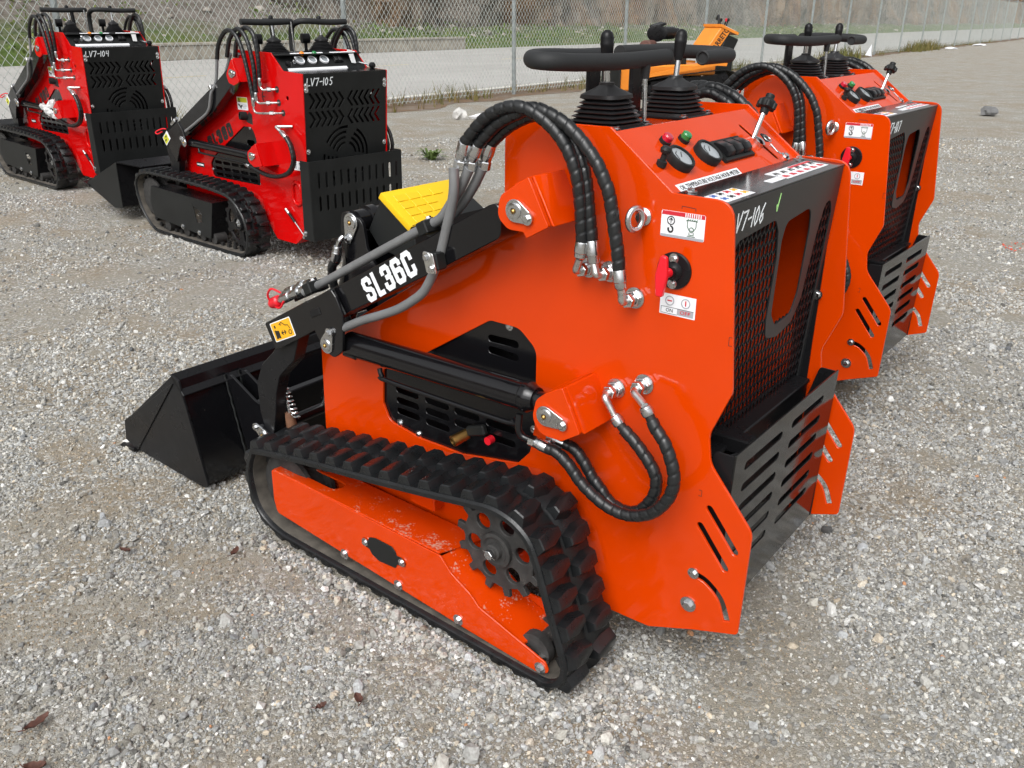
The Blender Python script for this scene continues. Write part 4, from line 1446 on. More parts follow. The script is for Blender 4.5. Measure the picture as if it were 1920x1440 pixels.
    for i in range(nz):
        for j in range(ny):
            y = -.318 + (j + .5 * (i % 2)) * pitch_y
            z = .600 + i * pitch_z
            if y > .322 or z > 1.185:
                continue
            if -.20 < y < .012 and z > .872:
                continue
            zt = z + pitch_z * .38
            strand((y, z - pitch_z * .10), (y, zt))
            strand((y, zt), (y + pitch_y / 2, z + pitch_z * .90))
            strand((y, zt), (y - pitch_y / 2, z + pitch_z * .90))
    go = mb.build('grille_mesh', SATIN, gp, smooth=None)
    go['kind'] = 'stuff'
    gm = lambda u, v, w: rmap(-u, v, w + .0042)
    chk = strokes('check_mark', [[(-.083, 1.219), (-.078, 1.205), (-.070, 1.243)]], .0022, gm, GREENMARK, gp)
    # ---- foot bumper
    bsl = []
    for k in range(6):
        z = .650 - k * .0585
        bsl.append(slot2((.060, z), (.260, z + .001), .011)); bsl.append(slot2((-.222, z), (-.022, z + .001), .011))
    bm_ = lambda u, v, w: (-.190 - (v - .46) * .03 - w, u, v)
    bp = sheet('foot_bumper', [rpoly([(.328, .225, .01), (-.328, .225, .01), (-.328, .704, .004), (.328, .704, .004)])] + bsl, .005, bm_, GLASSY_B, T)
    for s in (1, -1):
        sheet('bumper_flange', [rpoly([(-.190, .225), (-.197, .700), (-.150, .700, .012), (-.125, .60), (-.125, .24)])], .005, side(.328, s), SATIN, bp)
    MB().box((-.118, 0, .43), (.006, .655, .43)).build('slot_dark_backing', SATIN, bp)  # added dark plate, no machine part: makes the bumper slots read black
    MB().box((-.085, 0, .64), (.07, .66, .006)).build('gap_dark_backing', SATIN, bp)  # dark plate added to black out the orange interior above the bumper
    MB().box((-.13, .19, .665), (.10, .05, .04)).build('bumper_bracket', SATIN, bp, bevel=.004)
    MB().box((-.10, -.02, .655), (.06, .60, .012)).build('cross_bar', SATIN, bp, bevel=.003)
    rings = []
    spring = [(-.125 + .03 * math.cos(a), .21 + .03 * math.sin(a), .52 + a * .0045) for a in np.linspace(0, 2 * math.pi * 5, 100)]
    MB().tube(spring, .005, 6).build('bumper_spring', SATIN, bp)
    # ---- handles, posts, levers
    zh = 1.522
    A = [(.40, .03, zh), (.40, .12, zh), (.40, .24, zh + .003), (.388, .310, zh + .004), (.355, .372, zh + .004), (.315, .418, zh + .003), (.278, .432, zh + .002), (.255, .405, zh), (.245, .34, zh - .003), (.238, .22, zh - .005), (.230, .10, zh - .003), (.222, .010, zh)]
    B = [(.40, -.06, zh + .004), (.40, -.16, zh + .004), (.40, -.25, zh + .003), (.388, -.315, zh + .002), (.355, -.375, zh), (.315, -.42, zh - .003), (.280, -.432, zh - .006), (.258, -.41, zh - .009), (.250, -.34, zh - .009), (.240, -.215, zh - .009)]
    for pts, nm in ((A, 'hand_grip'), (B, 'hand_grip')):
        P = cr(pts, .012)
        tot = len(P)
        
        g = MB().tube(P, .0185, 18).build(nm, FOAM, T, smooth=50)
        e = Vector(P[-1]); d = (Vector(P[-1]) - Vector(P[-2])).normalized()
        MB().lathe([(-.002, .0190), (.003, .0185), (.005, .016), (.004, .0135), (-.02, .012), (-.03, .001)], e, d, 18).build('grip_end', FOAM, g)
    for y in (.055, -.150):
        MB().box((.402, y, 1.437), (.012, .055, .15)).build('handle_post', SATIN, T, bevel=.003)
        MB().box((.425, y - .040, 1.43), (.02, .02, .13)).build('post_stay', SATIN, T, bevel=.002)
    ro = MB().cyl((.222, .098, 1.367), (.228, .098, 1.510), .0058, 12).build('support_rod', CHROME, T)
    MB().lathe([(0, .010), (.03, .0125), (.035, .0125)], (.227, .098, 1.476), (0, 0, 1), 14).build('rod_cap', FOAM, ro)
    for (cx, cy, kx, ky) in ((.275, .185, .275, .197), (.285, -.152, .285, -.178)):
        bpz = MB().box((cx, cy, 1.3712), (.165, .160, .008)).build('boot_plate', SATIN, T, bevel=.002)
        for dx in (-.075, .075):
            for dy in (-.062, .062):
                bolt((cx + dx * .95, cy + dy * 1.08, 1.3752), (0, 0, 1), .007, bpz)
        b = boot(T, (cx, cy, 1.375), 5, .074, .050, .090, ((kx - cx) * .25, (ky - cy) * .25))
        top = Vector((cx + (kx - cx) * .25, cy + (ky - cy) * .25, 1.46))
        kt = Vector((kx, ky, 1.600))
        l = MB().cyl(top, top.lerp(kt, .7), .0075, 14).build('control_lever', CHROME, T)
        d = (kt - top)
        mb = MB(); mb.lathe([(-.012, .010), (0, .0125), (.03, .0155), (.036, .0165), (.038, .0155), (.048, .0160), (.058, .013), (.064, .006), (.065, .001)], top.lerp(kt, .42), d, 18)
        mb.build('lever_knob', SATIN, l, smooth=40)
    # ---- brackets, lift arms, cylinders on both sides
    YB = .475
    for s in (1, -1):
        # upper pivot bracket
        o2 = rpoly([(.283, 1.290, .006), (.226, 1.187, .006), (.287, 1.153, .004), (.296, 1.166, .004), (.340, 1.166, .03), (.372, 1.190, .035), (.364, 1.240, .035)], .004)
        br = sheet('pivot_bracket', [o2], .012, side(YB, s), ORANGE, T, bev=.001)
        mb = MB()
        mb.add([(.283, s * (YB - .012), 1.290), (.226, s * (YB - .012), 1.187), (.226, s * YP, 1.187), (.283, s * YP, 1.290),
                (.276, s * (YB - .012), 1.290), (.219, s * (YB - .012), 1.187), (.219, s * YP, 1.187), (.276, s * YP, 1.290)],
               [(0, 1, 2, 3), (7, 6, 5, 4), (0, 4, 5, 1), (1, 5, 6, 2), (2, 6, 7, 3), (3, 7, 4, 0)])
        mb.build('bracket_web', ORANGE, br, bevel=.001)
        mb = MB()
        mb.add([(.283, s * (YB - .012), 1.290), (.33, s * (YB - .012), 1.268), (.33, s * YP, 1.268), (.283, s * YP, 1.290), (.281, s * (YB - .012), 1.284), (.328, s * (YB - .012), 1.262), (.328, s * YP, 1.262), (.281, s * YP, 1.284)],
               [(0, 1, 2, 3), (7, 6, 5, 4), (0, 4, 5, 1), (1, 5, 6, 2), (2, 6, 7, 3), (3, 7, 4, 0)])
        mb.build('bracket_web', ORANGE, br)
        lozenge(T, (.317, 1.212), (.280, 1.200), YB, s)
        # lower cylinder bracket
        o2 = rpoly([(.178, .816, .005), (.125, .712, .006), (.176, .678, .006), (.240, .676, .04), (.266, .715, .04), (.254, .765, .03), (.226, .790, .02)], .004)
        br = sheet('cylinder_bracket', [o2], .012, side(YB, s), ORANGE, T, bev=.001)
        mb = MB()
        mb.add([(.178, s * (YB - .012), .816), (.125, s * (YB - .012), .712), (.120, s * YP, .712), (.173, s * YP, .816),
                (.171, s * (YB - .012), .816), (.118, s * (YB - .012), .712), (.113, s * YP, .712), (.166, s * YP, .816)],
               [(0, 1, 2, 3), (7, 6, 5, 4), (0, 4, 5, 1), (1, 5, 6, 2), (2, 6, 7, 3), (3, 7, 4, 0)])
        mb.build('bracket_web', ORANGE, br)
        mb = MB()
        mb.add([(.178, s * (YB - .012), .816), (.226, s * (YB - .012), .790), (.226, s * YP, .790), (.178, s * YP, .816), (.176, s * (YB - .012), .810), (.224, s * (YB - .012), .784), (.224, s * YP, .784), (.176, s * YP, .810)],
               [(0, 1, 2, 3), (7, 6, 5, 4), (0, 4, 5, 1), (1, 5, 6, 2), (2, 6, 7, 3), (3, 7, 4, 0)])
        mb.build('bracket_web', ORANGE, br)
        lozenge(T, (.223, .732), (.172, .725), YB, s)
        for (a, b) in (((.171, .816), (.118, .712)),):      # weld bead on the plate
            MB().tube([(a[0] + (b[0] - a[0]) * t + .001 * math.sin(40 * t), s * (YP + .002), a[1] + (b[1] - a[1]) * t) for t in np.linspace(0, 1, 24)], .004, 6).build('weld_bead', ORANGE, br)
        MB().tube([(.226 + .057 * t, s * (YP + .002), 1.187 + .103 * t + .001 * math.sin(50 * t)) for t in np.linspace(0, 1, 24)], .004, 6).build('weld_bead', ORANGE, T)
        # lift arm: box section, front gusset, dropped nose, lower link
        def prism(name, poly, y0, y1, m, par, bev=.002):
            return sheet(name, [poly], y1 - y0, side(y1, s), m, par, bev=bev)
        arm = prism('lift_arm', rpoly([(.371, 1.230, .03), (.372, 1.140, .03), (.590, 1.020), (.940, .838), (1.30, .643, .004), (1.341, .720, .004), (1.11, .843), (.985, .905), (.60, 1.108)]), .385, .463, BLACK, T)
        prism('nose_plate', rpoly([(1.298, .640, .004), (1.342, .720, .004), (1.112, .842), (1.07, .762)]), .4635, .470, BLACK, arm)
        prism('gusset', rpoly([(1.105, .838, .02), (.985, .905, .012), (.965, .885, .01), (.940, .836), (.955, .720, .02), (.995, .690, .03), (1.040, .706, .03), (1.080, .768)]), .4705, .482, BLACK, arm)
        # weld beads along the gusset
        MB().tube([(.985 - .046 * t, s * .472, .902 - .066 * t + .001 * math.sin(60 * t)) for t in np.linspace(0, 1, 30)], .0035, 6).build('weld_bead', MATTE, arm)
        lozenge(T, (1.020, .727), (1.000, .770), .482, s)
        # keyhole slot mark in gusset
        mb = MB().box((1.062, s * .483, .818), (.050, .004, .022), Euler((0, R(24), 0))).build('gusset_recess', SATIN, arm, bevel=.004)
        link_ = prism('lower_link', rpoly([(1.20, .70), (1.32, .645), (1.342, .618), (1.417, .554, .05), (1.458, .480, .05), (1.460, .370, .04), (1.436, .270, .03), (1.405, .275, .02), (1.372, .385, .03), (1.355, .464, .05), (1.325, .535, .05), (1.238, .612)]), .405, .450, SATIN, T)
        # lift cylinder
        cy = MB().lathe([(0, .030), (.004, .0375), (.66, .0375), (.664, .040), (.676, .040), (.68, .036), (.70, .030)], (.985, s * .428, .7235), (-.662, 0, .0165), 28).build('lift_cylinder', BLACK, T, smooth=30)
        MB().lathe([(0, .024), (.09, .024)], (.300, s * .428, .7405), (-1, 0, -.05), 20).build('cylinder_eye', BLACK, cy)
        MB().box((.96, s * .428, .72), (.06, .06, .06)).build('cylinder_clevis', BLACK, cy, bevel=.006)
        MB().tube(cr([(.835, s * .450, .690), (.825, s * .452, .668), (.79, s * .452, .660), (.36, s * .452, .664), (.345, s * .450, .675)], .01), .0075, 10).build('cylinder_pipe', BLACK, cy, smooth=50)
        MB().tube(cr([(.320, s * .455, .700), (.318, s * .462, .665), (.308, s * .460, .645), (.285, s * .455, .638)], .005), .009, 10).build('port_elbow', BLACK, cy, smooth=50)
        # ---- undercarriage
        tr = build_track(T, TRK, .379, .586, s, 'wide', lugs=(s == 1))
        oface = rpoly([(1.262, .262, .012), (1.268, .150, .01), (1.258, .100, .02), (.85, .075), (.447, .052), (.162, .040, .02), (.132, .058, .02), (.145, .085, .01), (.371, .150), (.400, .178, .03), (.470, .215, .03), (.508, .255, .012)])
        hatch = rpoly([(.800, .200, .01), (.690, .200, .01), (.690, .135, .01), (.800, .135, .01)])
        fr_ = sheet('track_frame', [oface], .006, side(.566, s), ORANGE, T, bev=.0012)
        topf = rpoly([(1.255, 0, .01), (.51, 0), (.475, .15), (1.255, .15, .01)])
        tslot = rpoly([(1.175, .045, .02), (1.0, .045, .03), (1.0, .10, .03), (1.175, .10, .02)])
        sheet('frame_top', [topf, tslot], .006, lambda u, v, w: (u, s * (.566 - v), .2655 - v * .12 - w), ORANGE_DUSTY, fr_, bev=.0012)
        sheet('frame_inner', [rpoly([(1.26, .24), (1.26, .09), (.40, .06), (.18, .06), (.18, .15, .05), (.33, .14, .05), (.48, .245)])], .006, side(.425, s), ORANGE, fr_)
        # inclined rear trough
        cv_ = [(.508, .252), (.470, .213), (.400, .174), (.371, .150), (.30, .122), (.22, .105)]
        P2 = cr([(a, b, 0) for a, b in cv_], .02)
        mb = MB()
        rings = []
        n = len(P2)
        V1 = [(x, s * .559, z) for x, z, _ in P2]; V2 = [(x - .02, s * .426, z - .004) for x, z, _ in P2]
        mb.add(V1 + V2 + [(x, y, z - .005) for x, y, z in V1 + V2], [(i, i + 1, n + i + 1, n + i) for i in range(n - 1)] + [(2 * n + n + i, 2 * n + n + i + 1, 2 * n + i + 1, 2 * n + i) for i in range(n - 1)] +
               [(i + 1, i, 2 * n + i, 2 * n + i + 1) for i in range(n - 1)] + [(n + i, n + i + 1, 3 * n + i + 1, 3 * n + i) for i in range(n - 1)])
        mb.build('frame_trough', ORANGE_DUSTY, fr_)
        MB().box((.70, s * .39, .30), (.10, .10, .05)).build('frame_mount', ORANGE, fr_, bevel=.004)
        MB().box((.76, s * .37, .235), (1.0, .05, .13)).build('frame_rail', ORANGE, fr_, bevel=.004)
        # hatch plate and bolts
        hp = rpoly([(.805, .178, .008), (.797, .196, .01), (.770, .204, .012), (.700, .204, .012), (.686, .192, .01), (.682, .180, .006), (.664, .182, .008), (.646, .172, .01), (.648, .156, .008), (.668, .152, .006), (.682, .150, .006), (.690, .134, .01), (.760, .128, .012), (.790, .140, .012), (.800, .154, .006), (.826, .158, .008), (.832, .174, .01), (.822, .186, .008)])
        ho = sheet('hatch_cover', [hp], .003, side(.5695, s), MATTE, fr_)
        for p in ((.816, .172), (.660, .167)):
            bolt((p[0], s * .5695, p[1]), (0, s, 0), .0075, ho)
        for x, z in ((.921, .082), (.684, .076), (.446, .070), (.160, .061)):
            bolt((x, s * .566, z), (0, s, 0), .010, fr_)
        # sprocket
        out = []
        nt_ = 13
        C0 = (.344, .322)
        for k in range(nt_):
            a0 = 2 * math.pi * k / nt_ + .15
            for da, rr in ((-.20, .118), (-.10, .121), (-.07, .145), (.07, .145), (.10, .121)):
                out.append((C0[0] + rr * math.cos(a0 + da), C0[1] + rr * math.sin(a0 + da)))
        holes = [circ((C0[0] + .082 * math.cos(a), C0[1] + .082 * math.sin(a)), .0235) for a in [R(52) + k * 2 * math.pi / 6 for k in range(6)]]
        for yy in (.515,):
            sp = sheet('sprocket', [out] + holes, .014, side(yy, s), CASTIRON, T, bev=.002)
        mb = MB().lathe([(0, .050), (.012, .050), (.014, .040), (.010, .034), (.010, .024), (.022, .022), (.024, .016), (.030, .015)], (C0[0], s * .515, C0[1]), (0, s, 0), 20)
        hb = mb.build('sprocket_hub', CASTIRON, sp, smooth=30)
        hexnut((C0[0], s * .545, C0[1]), (0, s, 0), hb, .014, .012, 'castle_nut')
        MB().tube([(C0[0] - .02, s * .551, C0[1] - .008), (C0[0] + .02, s * .551, C0[1] + .006)], .0018, 6).build('cotter_pin', CHROME, hb)
        MB().cyl((C0[0], s * .36, C0[1]), (C0[0], s * .51, C0[1]), .045, 18).build('drive_motor', SATIN, sp)
        for (x, z, r_) in ((.20, .072, .048),):
            ro = MB().lathe([(-.06, r_ * .7), (-.056, r_), (-.03, r_), (-.026, r_ * .55), (.026, r_ * .55), (.03, r_), (.056, r_), (.06, r_ * .7)], (x, s * .485, z + .008), (0, s, 0), 24).build('rear_roller', CASTIRON, T, smooth=30)
            MB().cyl((x - .03, s * .54, z - .004), (x - .03, s * .562, z - .004), .018, 14).build('roller_axle', STEEL, ro)
        for x in (.92, .684, .446):
            MB().lathe([(-.05, .03), (-.046, .042), (.046, .042), (.05, .03)], (x, s * .49, .080), (0, s, 0), 20).build('bottom_roller', RUST, T, smooth=30)
        MB().lathe([(-.05, .10), (-.045, .128), (-.03, .128), (-.028, .10), (.028, .10), (.03, .128), (.045, .128), (.05, .10)], (1.225, s * .485, .178), (0, s, 0), 30).build('front_idler', CASTIRON, T, smooth=30)
        # ---- hydraulic pipes along the arm
        def hosepath(xy, ys, ye=None):
            n = len(xy)
            return [(x, s * (ys + ((ye if ye is not None else ys) - ys) * i / (n - 1)), z) for i, (x, z) in enumerate(xy)]
        pipe1 = cr(hosepath([(.492, 1.282), (.520, 1.235), (.555, 1.190), (.590, 1.150), (.640, 1.123), (.69, 1.097), (1.10, .882), (1.165, .848)], .432, .436), .02)
        MB().tube(pipe1, .0125, 12).build('hydraulic_pipe', GREYTUBE, T, smooth=50)
        pipe2 = cr(hosepath([(.474, 1.282), (.498, 1.243), (.540, 1.190), (.600, 1.135), (.660, 1.098)], .405, .405), .02)
        MB().tube(pipe2, .0125, 12).build('hydraulic_pipe', GREYTUBE, T, smooth=50)
        pipe3 = cr(hosepath([(.514, 1.284), (.514, 1.243), (.522, 1.200), (.556, 1.095), (.570, 1.058), (.588, 1.022), (.612, .982), (.640, .950), (.715, .900), (.79, .865), (.868, .833), (.93, .803), (.985, .775)], .462, .470), .012)
        MB().tube(pipe3, .0125, 12).build('hydraulic_pipe', GREYTUBE, T, smooth=50)
        for c, sz in (((.628, .428, 1.125), (.035, .075, .034)), ((1.115, .432, .875), (.035, .070, .034))):
            cl = MB().box((c[0], s * c[1], c[2]), sz, Euler((0, R(27), 0))).build('pipe_clamp', MATTE, T, bevel=.003)
            bolt((c[0] + .008, s * c[1], c[2] + .017), (.4, 0, .9), .007, cl)
        cl = sheet('pipe_clamp', [rpoly([(.590, 1.083, .008), (.555, 1.080, .008), (.542, 1.030, .008), (.577, 1.028, .008)])], .004, side(.504, s), STEEL, T)
        MB().box((.566, s * .480, 1.056), (.040, .036, .045), Euler((0, R(12), 0))).build('clamp_block', MATTE, cl, bevel=.004)
        for p in ((.574, 1.068), (.558, 1.042)):
            bolt((p[0], s * .504, p[1]), (0, s, 0), .007, cl)
        # ---- upper hoses
        HU = [([(.497, 1.343), (.442, 1.395), (.392, 1.421), (.346, 1.429), (.305, 1.420), (.261, 1.395), (.229, 1.365), (.207, 1.331), (.192, 1.290), (.185, 1.248), (.180, 1.193), (.178, 1.152)], .440, .412, (.512, 1.300), (.183, 1.112), (.199, 1.076)),
              ([(.470, 1.338), (.411, 1.388), (.354, 1.414), (.305, 1.427), (.240, 1.407), (.198, 1.380), (.167, 1.352), (.141, 1.322), (.123, 1.290), (.111, 1.264), (.099, 1.212), (.084, 1.141), (.079, 1.104)], .425, .412, (.490, 1.298), (.072, 1.062), (.071, 1.027)),
              ([(.452, 1.340), (.390, 1.385), (.313, 1.412), (.254, 1.393), (.223, 1.370), (.203, 1.341), (.188, 1.309), (.178, 1.270), (.170, 1.219), (.159, 1.155)], .400, .402, (.470, 1.298), (.152, 1.104), (.140, 1.076))]
        for pts, ya, yb, fa, fb, nb in HU:
            P = hosepath(pts, ya, yb)
            h = spiral_hose('hydraulic_hose', P, T, .0148)
            ferrule(P[0], (fa[0], s * ya, fa[1]), h)
            hexnut((fa[0], s * ya, fa[1]), (.25, 0, -1), h, .0155, .022)
            ferrule(P[-1], (fb[0], s * yb, fb[1]), h)
            bulkhead((nb[0], YP, nb[1]), s, T, (fb[0], s * yb, fb[1]))
        # ---- cylinder hoses
        HL = [([(.234, .632), (.204, .627), (.168, .602), (.138, .570), (.103, .546), (.063, .528), (.021, .522), (-.019, .530), (-.060, .554), (-.092, .595), (-.105, .635), (-.103, .671), (-.089, .707), (-.071, .738), (-.049, .760), (-.034, .779)], .452, .425, (.270, .636), (-.014, .809), (.032, .825)),
              ([(.206, .638), (.176, .630), (.148, .602), (.126, .572), (.101, .548), (.073, .520), (.030, .510), (-.007, .524), (-.031, .553), (-.046, .587), (-.046, .626), (-.029, .655), (-.003, .682), (.025, .705), (.050, .721)], .415, .402, (.240, .640), (.078, .749), (.107, .794))]
        for pts, ya, yb, fa, fb, nb in HL:
            P = hosepath(pts, ya, yb)
            h = spiral_hose('cylinder_hose', P, T, .0150)
            ferrule(P[0], (fa[0], s * ya, fa[1]), h)
            hexnut((fa[0], s * ya, fa[1]), (1, 0, .02), h, .0155, .018)
            MB().tube([P[-1], tuple(Vector(P[-1]).lerp(Vector((fb[0], s * yb, fb[1])), .5))], .0115, 12).build('hose_end', HOSE, h)
            ferrule(tuple(Vector(P[-1]).lerp(Vector((fb[0], s * yb, fb[1])), .35)), (fb[0], s * yb, fb[1]), h)
            bulkhead((nb[0], YP, nb[1]), s, T, (fb[0], s * yb, fb[1]))
    return T

GLASSY_B = mat('bumper_gloss_paint', (0.010, 0.010, 0.010), 0.10, coat=0.0, spec=0.34, bump=0.12, bscale=70)

LEFT = lambda x0, z0, y: frame_map((x0, y, z0), (-1, 0, 0), (0, 0, 1))     # decals on the left flank, read from outside

def bucket_of(T, xr, xf, ztop, half, mt, lipm, dx=0.0):
    """loader bucket with end plates, folded shell, lip and cutting edge. xr rear foot, xf cutting edge."""
    bk = None
    xb = xr + .095                                   # top of back wall
    end = rpoly([(xb + .035, ztop + .01, .004), (xf - .065, .135, .006), (xf - .045, .045, .006), (xf - .155, .022), (xr + .03, .016, .03), (xr, .03, .02), (xb - .005, ztop, .004)])
    shell = [(xb, ztop), (xr + .004, .06), (xr + .012, .030), (xr + .045, .018), (xf - .05, .018)]
    pts = shell
    mb = MB()
    th = .008
    n = len(pts)
    inner = []
    for i, p in enumerate(pts):
        a = Vector(pts[max(0, i - 1)]); b = Vector(pts[min(n - 1, i + 1)])
        d = (b - a).normalized()
        nn = Vector((-d.y, d.x))
        inner.append((p[0] + nn.x * th, p[1] + nn.y * th))
    y0, y1 = -half + .008, half - .008
    vs = [(x, y0, z) for x, z in pts] + [(x, y1, z) for x, z in pts] + [(x, y0, z) for x, z in inner] + [(x, y1, z) for x, z in inner]
    fs = [(i, i + 1, n + i + 1, n + i) for i in range(n - 1)] + [(2 * n + i, 3 * n + i, 3 * n + i + 1, 2 * n + i + 1) for i in range(n - 1)]
    fs += [(i, 2 * n + i, 2 * n + i + 1, i + 1) for i in range(n - 1)] + [(n + i + 1, 3 * n + i + 1, 3 * n + i, n + i) for i in range(n - 1)] + [(0, n, 3 * n, 2 * n), (n - 1, 3 * n - 1, 4 * n - 1, 2 * n - 1)]
    mb.add(vs, fs)
    bk = mb.build('bucket', mt, T, smooth=30)
    for s in (1, -1):
        e = sheet('end_plate', [end, circ((xf - .19, .165), .009)], .009, side(half, s), lipm, bk, bev=.0015)
        # raised wear strip along the front edge
        sheet('wear_plate', [rpoly([(xb + .02, ztop - .01), (xf - .065, .137), (xf - .045, .047), (xf - .13, .026)], .004)], .005, side(half + .005, s), lipm, e, bev=.001)
    mb = MB()
    mb.add([(xb - .028, -half, ztop - .052), (xb + .040, -half, ztop + .016), (xb + .040, half, ztop + .016), (xb - .028, half, ztop - .052),
            (xb - .022, -half, ztop - .058), (xb + .046, -half, ztop + .010), (xb + .046, half, ztop + .010), (xb - .022, half, ztop - .058)],
           [(0, 1, 2, 3), (7, 6, 5, 4), (0, 4, 5, 1), (1, 5, 6, 2), (2, 6, 7, 3), (3, 7, 4, 0)])
    mb.build('top_lip', lipm, bk, bevel=.002)
    mb = MB()
    mb.add([(xf - .11, -half - .012, .010), (xf + .01, -half - .012, .004), (xf + .01, half + .012, .004), (xf - .11, half + .012, .010),
            (xf - .11, -half - .012, .028), (xf - .02, -half - .012, .026), (xf - .02, half + .012, .026), (xf - .11, half + .012, .028)],
           [(0, 1, 2, 3), (7, 6, 5, 4), (0, 4, 5, 1), (1, 5, 6, 2), (2, 6, 7, 3), (3, 7, 4, 0)])
    mb.build('cutting_edge', lipm, bk, bevel=.002)
    return bk

def orange_details(T):
    YP = .349
    # ---- decals on the left flank (children of the left plate)
    plate = [c for c in T.children if c.name.startswith('side_plate')][0]
    d = sheet('lifting_point_decal', [rpoly([(0, 0), (.103, 0), (.103, .056), (0, .056)], .004)], .0007, lambda u, v, w: LEFT(.019, 1.177, YP)(u, v, w), WHITE, plate, bev=.0001)
    dm = lambda u, v, w: LEFT(.019, 1.177, YP)(u, v, w + .0008)
    sheet('red_band', [[(.001, .047), (.102, .047), (.102, .0555), (.003, .0555)]], .0003, dm, DECALRED, d, bev=.00005)
    strokes('white_bars', [[(.058 + k * .005, .048), (.058 + k * .005, .055)] for k in range(8)], .0011, lambda u, v, w: dm(u, v, w + .0005), WHITE, d)
    sheet('grey_band', [[(.001, .0005), (.102, .0005), (.102, .006), (.001, .006)]], .0003, dm, GREYPRINT, d, bev=.00005)
    c0 = [(.024 + .0085 * math.cos(a), .036 + .0085 * math.sin(a)) for a in np.linspace(0, 2 * math.pi, 17)]
    strokes('hook_symbol', [c0, [(.024, .031), (.024, .040)], [(.020, .037), (.024, .041), (.028, .037)], [(.024, .027), (.024, .023)]], .0008, dm, INK, d)
    hk = [(.024 + .0055 * math.cos(a), .0175 + .006 * math.sin(a)) for a in np.linspace(R(70), R(-200), 14)]
    strokes('hook_symbol', [hk], .0017, dm, INK, d)
    c1 = [(.073 + .005 * math.cos(a), .022 + .005 * math.sin(a)) for a in np.linspace(0, 2 * math.pi, 13)]
    strokes('tie_down_symbol', [[(.060, .041), (.086, .041)], [(.063, .041), (.063, .028), (.068, .020), (.078, .020), (.083, .028), (.083, .041)], c1, [(.068, .016), (.068, .011), (.078, .011), (.078, .016)], [(.064, .008), (.082, .008)]] + [[(.062 + k * .005, .041), (.065 + k * .005, .044)] for k in range(5)], .0006, dm, GREENINK, d)
    d = sheet('on_off_decal', [rpoly([(0, 0), (.087, 0), (.087, .048), (0, .048)], .001)], .0007, lambda u, v, w: LEFT(.0075, 1.005, YP)(u, v, w), WHITE, plate, bev=.0001)
    dm2 = lambda u, v, w: LEFT(.0075, 1.005, YP)(u, v, w + .0008)
    for cx in (.024, .063):
        strokes('dial_ring', [[(cx + .010 * math.cos(a), .0325 + .010 * math.sin(a)) for a in np.linspace(0, 2 * math.pi, 21)]], .0010, dm2, GREYPRINT, d)
    strokes('pointer', [[(.019, .0325), (.029, .0325)]], .0014, dm2, DECALRED, d)
    strokes('pointer', [[(.063, .0275), (.063, .0375)]], .0014, dm2, DECALRED, d)
    sheet('grey_box', [[(.0435, .003), (.083, .003), (.083, .0175), (.0435, .0175)]], .0003, dm2, GREYPRINT, d, bev=.00005)
    strokes('frame', [[(.004, .003), (.0435, .003)], [(.004, .0175), (.083, .0175)], [(.004, .003), (.004, .0175)]], .0004, dm2, INK, d)
    text('lettering', 'ON', (.016, .0065, .033, .0145), dm2, INK, d)
    text('lettering', 'OFF', (.051, .0065, .076, .0145), lambda u, v, w: dm2(u, v, w + .0005), DECALRED, d)
    # battery switch
    sw = MB().lathe([(0, .041), (.004, .041), (.006, .039), (.007, .022), (.012, .020), (.018, .014), (.022, .013)], (-.022, YP, 1.106), (0, 1, 0), 32).build('battery_switch', SATIN, T, smooth=30)
    for z in (1.134, 1.078):
        bolt((-.022, YP + .006, z), (0, 1, 0), .0065, sw)
    MB().lathe([(0, .0105), (.030, .0095)], (-.020, YP + .020, 1.106), (0, 1, 0), 16).build('switch_stem', REDPLASTIC, sw)
    sheet('switch_key', [rpoly([(-.016, 1.150, .006), (-.030, 1.148, .006), (-.034, 1.106, .01), (-.026, 1.060, .005), (-.010, 1.060, .005), (-.006, 1.106, .01)])], .012, side(YP + .058, 1), REDPLASTIC, sw, bev=.002)
    # eye bolt
    eb = MB().lathe([(0, .020), (.004, .020), (.008, .013), (.016, .011)], (.062, YP, 1.212), (0, 1, 0), 20).build('lifting_eye', CHROME, T)
    ring = [(.062 + .006 * math.cos(a), YP + .036 + .020 * math.cos(a), 1.212 + .024 * math.sin(a)) for a in np.linspace(0, 2 * math.pi, 26)[:-1]]
    MB().tube(ring, .0068, 10, closed=True, cap=False).build('eye_ring', CHROME, eb, smooth=60)
    # laser-cut index marks on the plate
    strokes('cut_mark', [[(-.170 + .0, .985), (-.163, .985), (-.163, .966), (-.170, .966)], [(-.130, .60), (-.137, .60), (-.137, .585), (-.130, .585)], [(-.028, 1.240), (-.028, 1.246), (-.060, 1.244), (-.060, 1.238)]], .0006, lambda u, v, w: (u, YP + w, v), INK, plate, thick=.0003)
    # ---- model lettering and warning label on the left arm
    arm = [c for c in T.children if c.name.startswith('lift_arm')][0]
    U_, V_ = Vector((-.853, 0, .521)), Vector((.521, 0, .853))
    o = Vector((.843, .463, .889))
    block_text('lettering', 'SL36C', .042, .074, .007, .0068, frame_map(o - V_ * .006, U_, V_), WHITE, arm)
    fm = frame_map((1.289, .4702, .668), (-.912, 0, .410), (.410, 0, .912))
    d = sheet('warning_label', [rpoly([(0, 0), (.116, 0), (.116, .062), (0, .062)], .004)], .0007, fm, WHITE, arm, bev=.0001)
    f2 = lambda u, v, w: fm(u, v, w + .0008)
    sheet('orange_field', [rpoly([(.004, .003), (.112, .003), (.112, .059), (.004, .059)], .003)], .0003, f2, DECALYEL, d, bev=.00005)
    f3 = lambda u, v, w: fm(u, v, w + .0012)
    strokes('person_symbol', [[(.018, .010), (.018, .034)], [(.026, .012), (.026, .032)], [(.034, .010), (.034, .030)]], .0034, f3, INK, d)
    strokes('person_symbol', [[(.022, .046), (.0235, .0465)]], .0045, f3, INK, d)
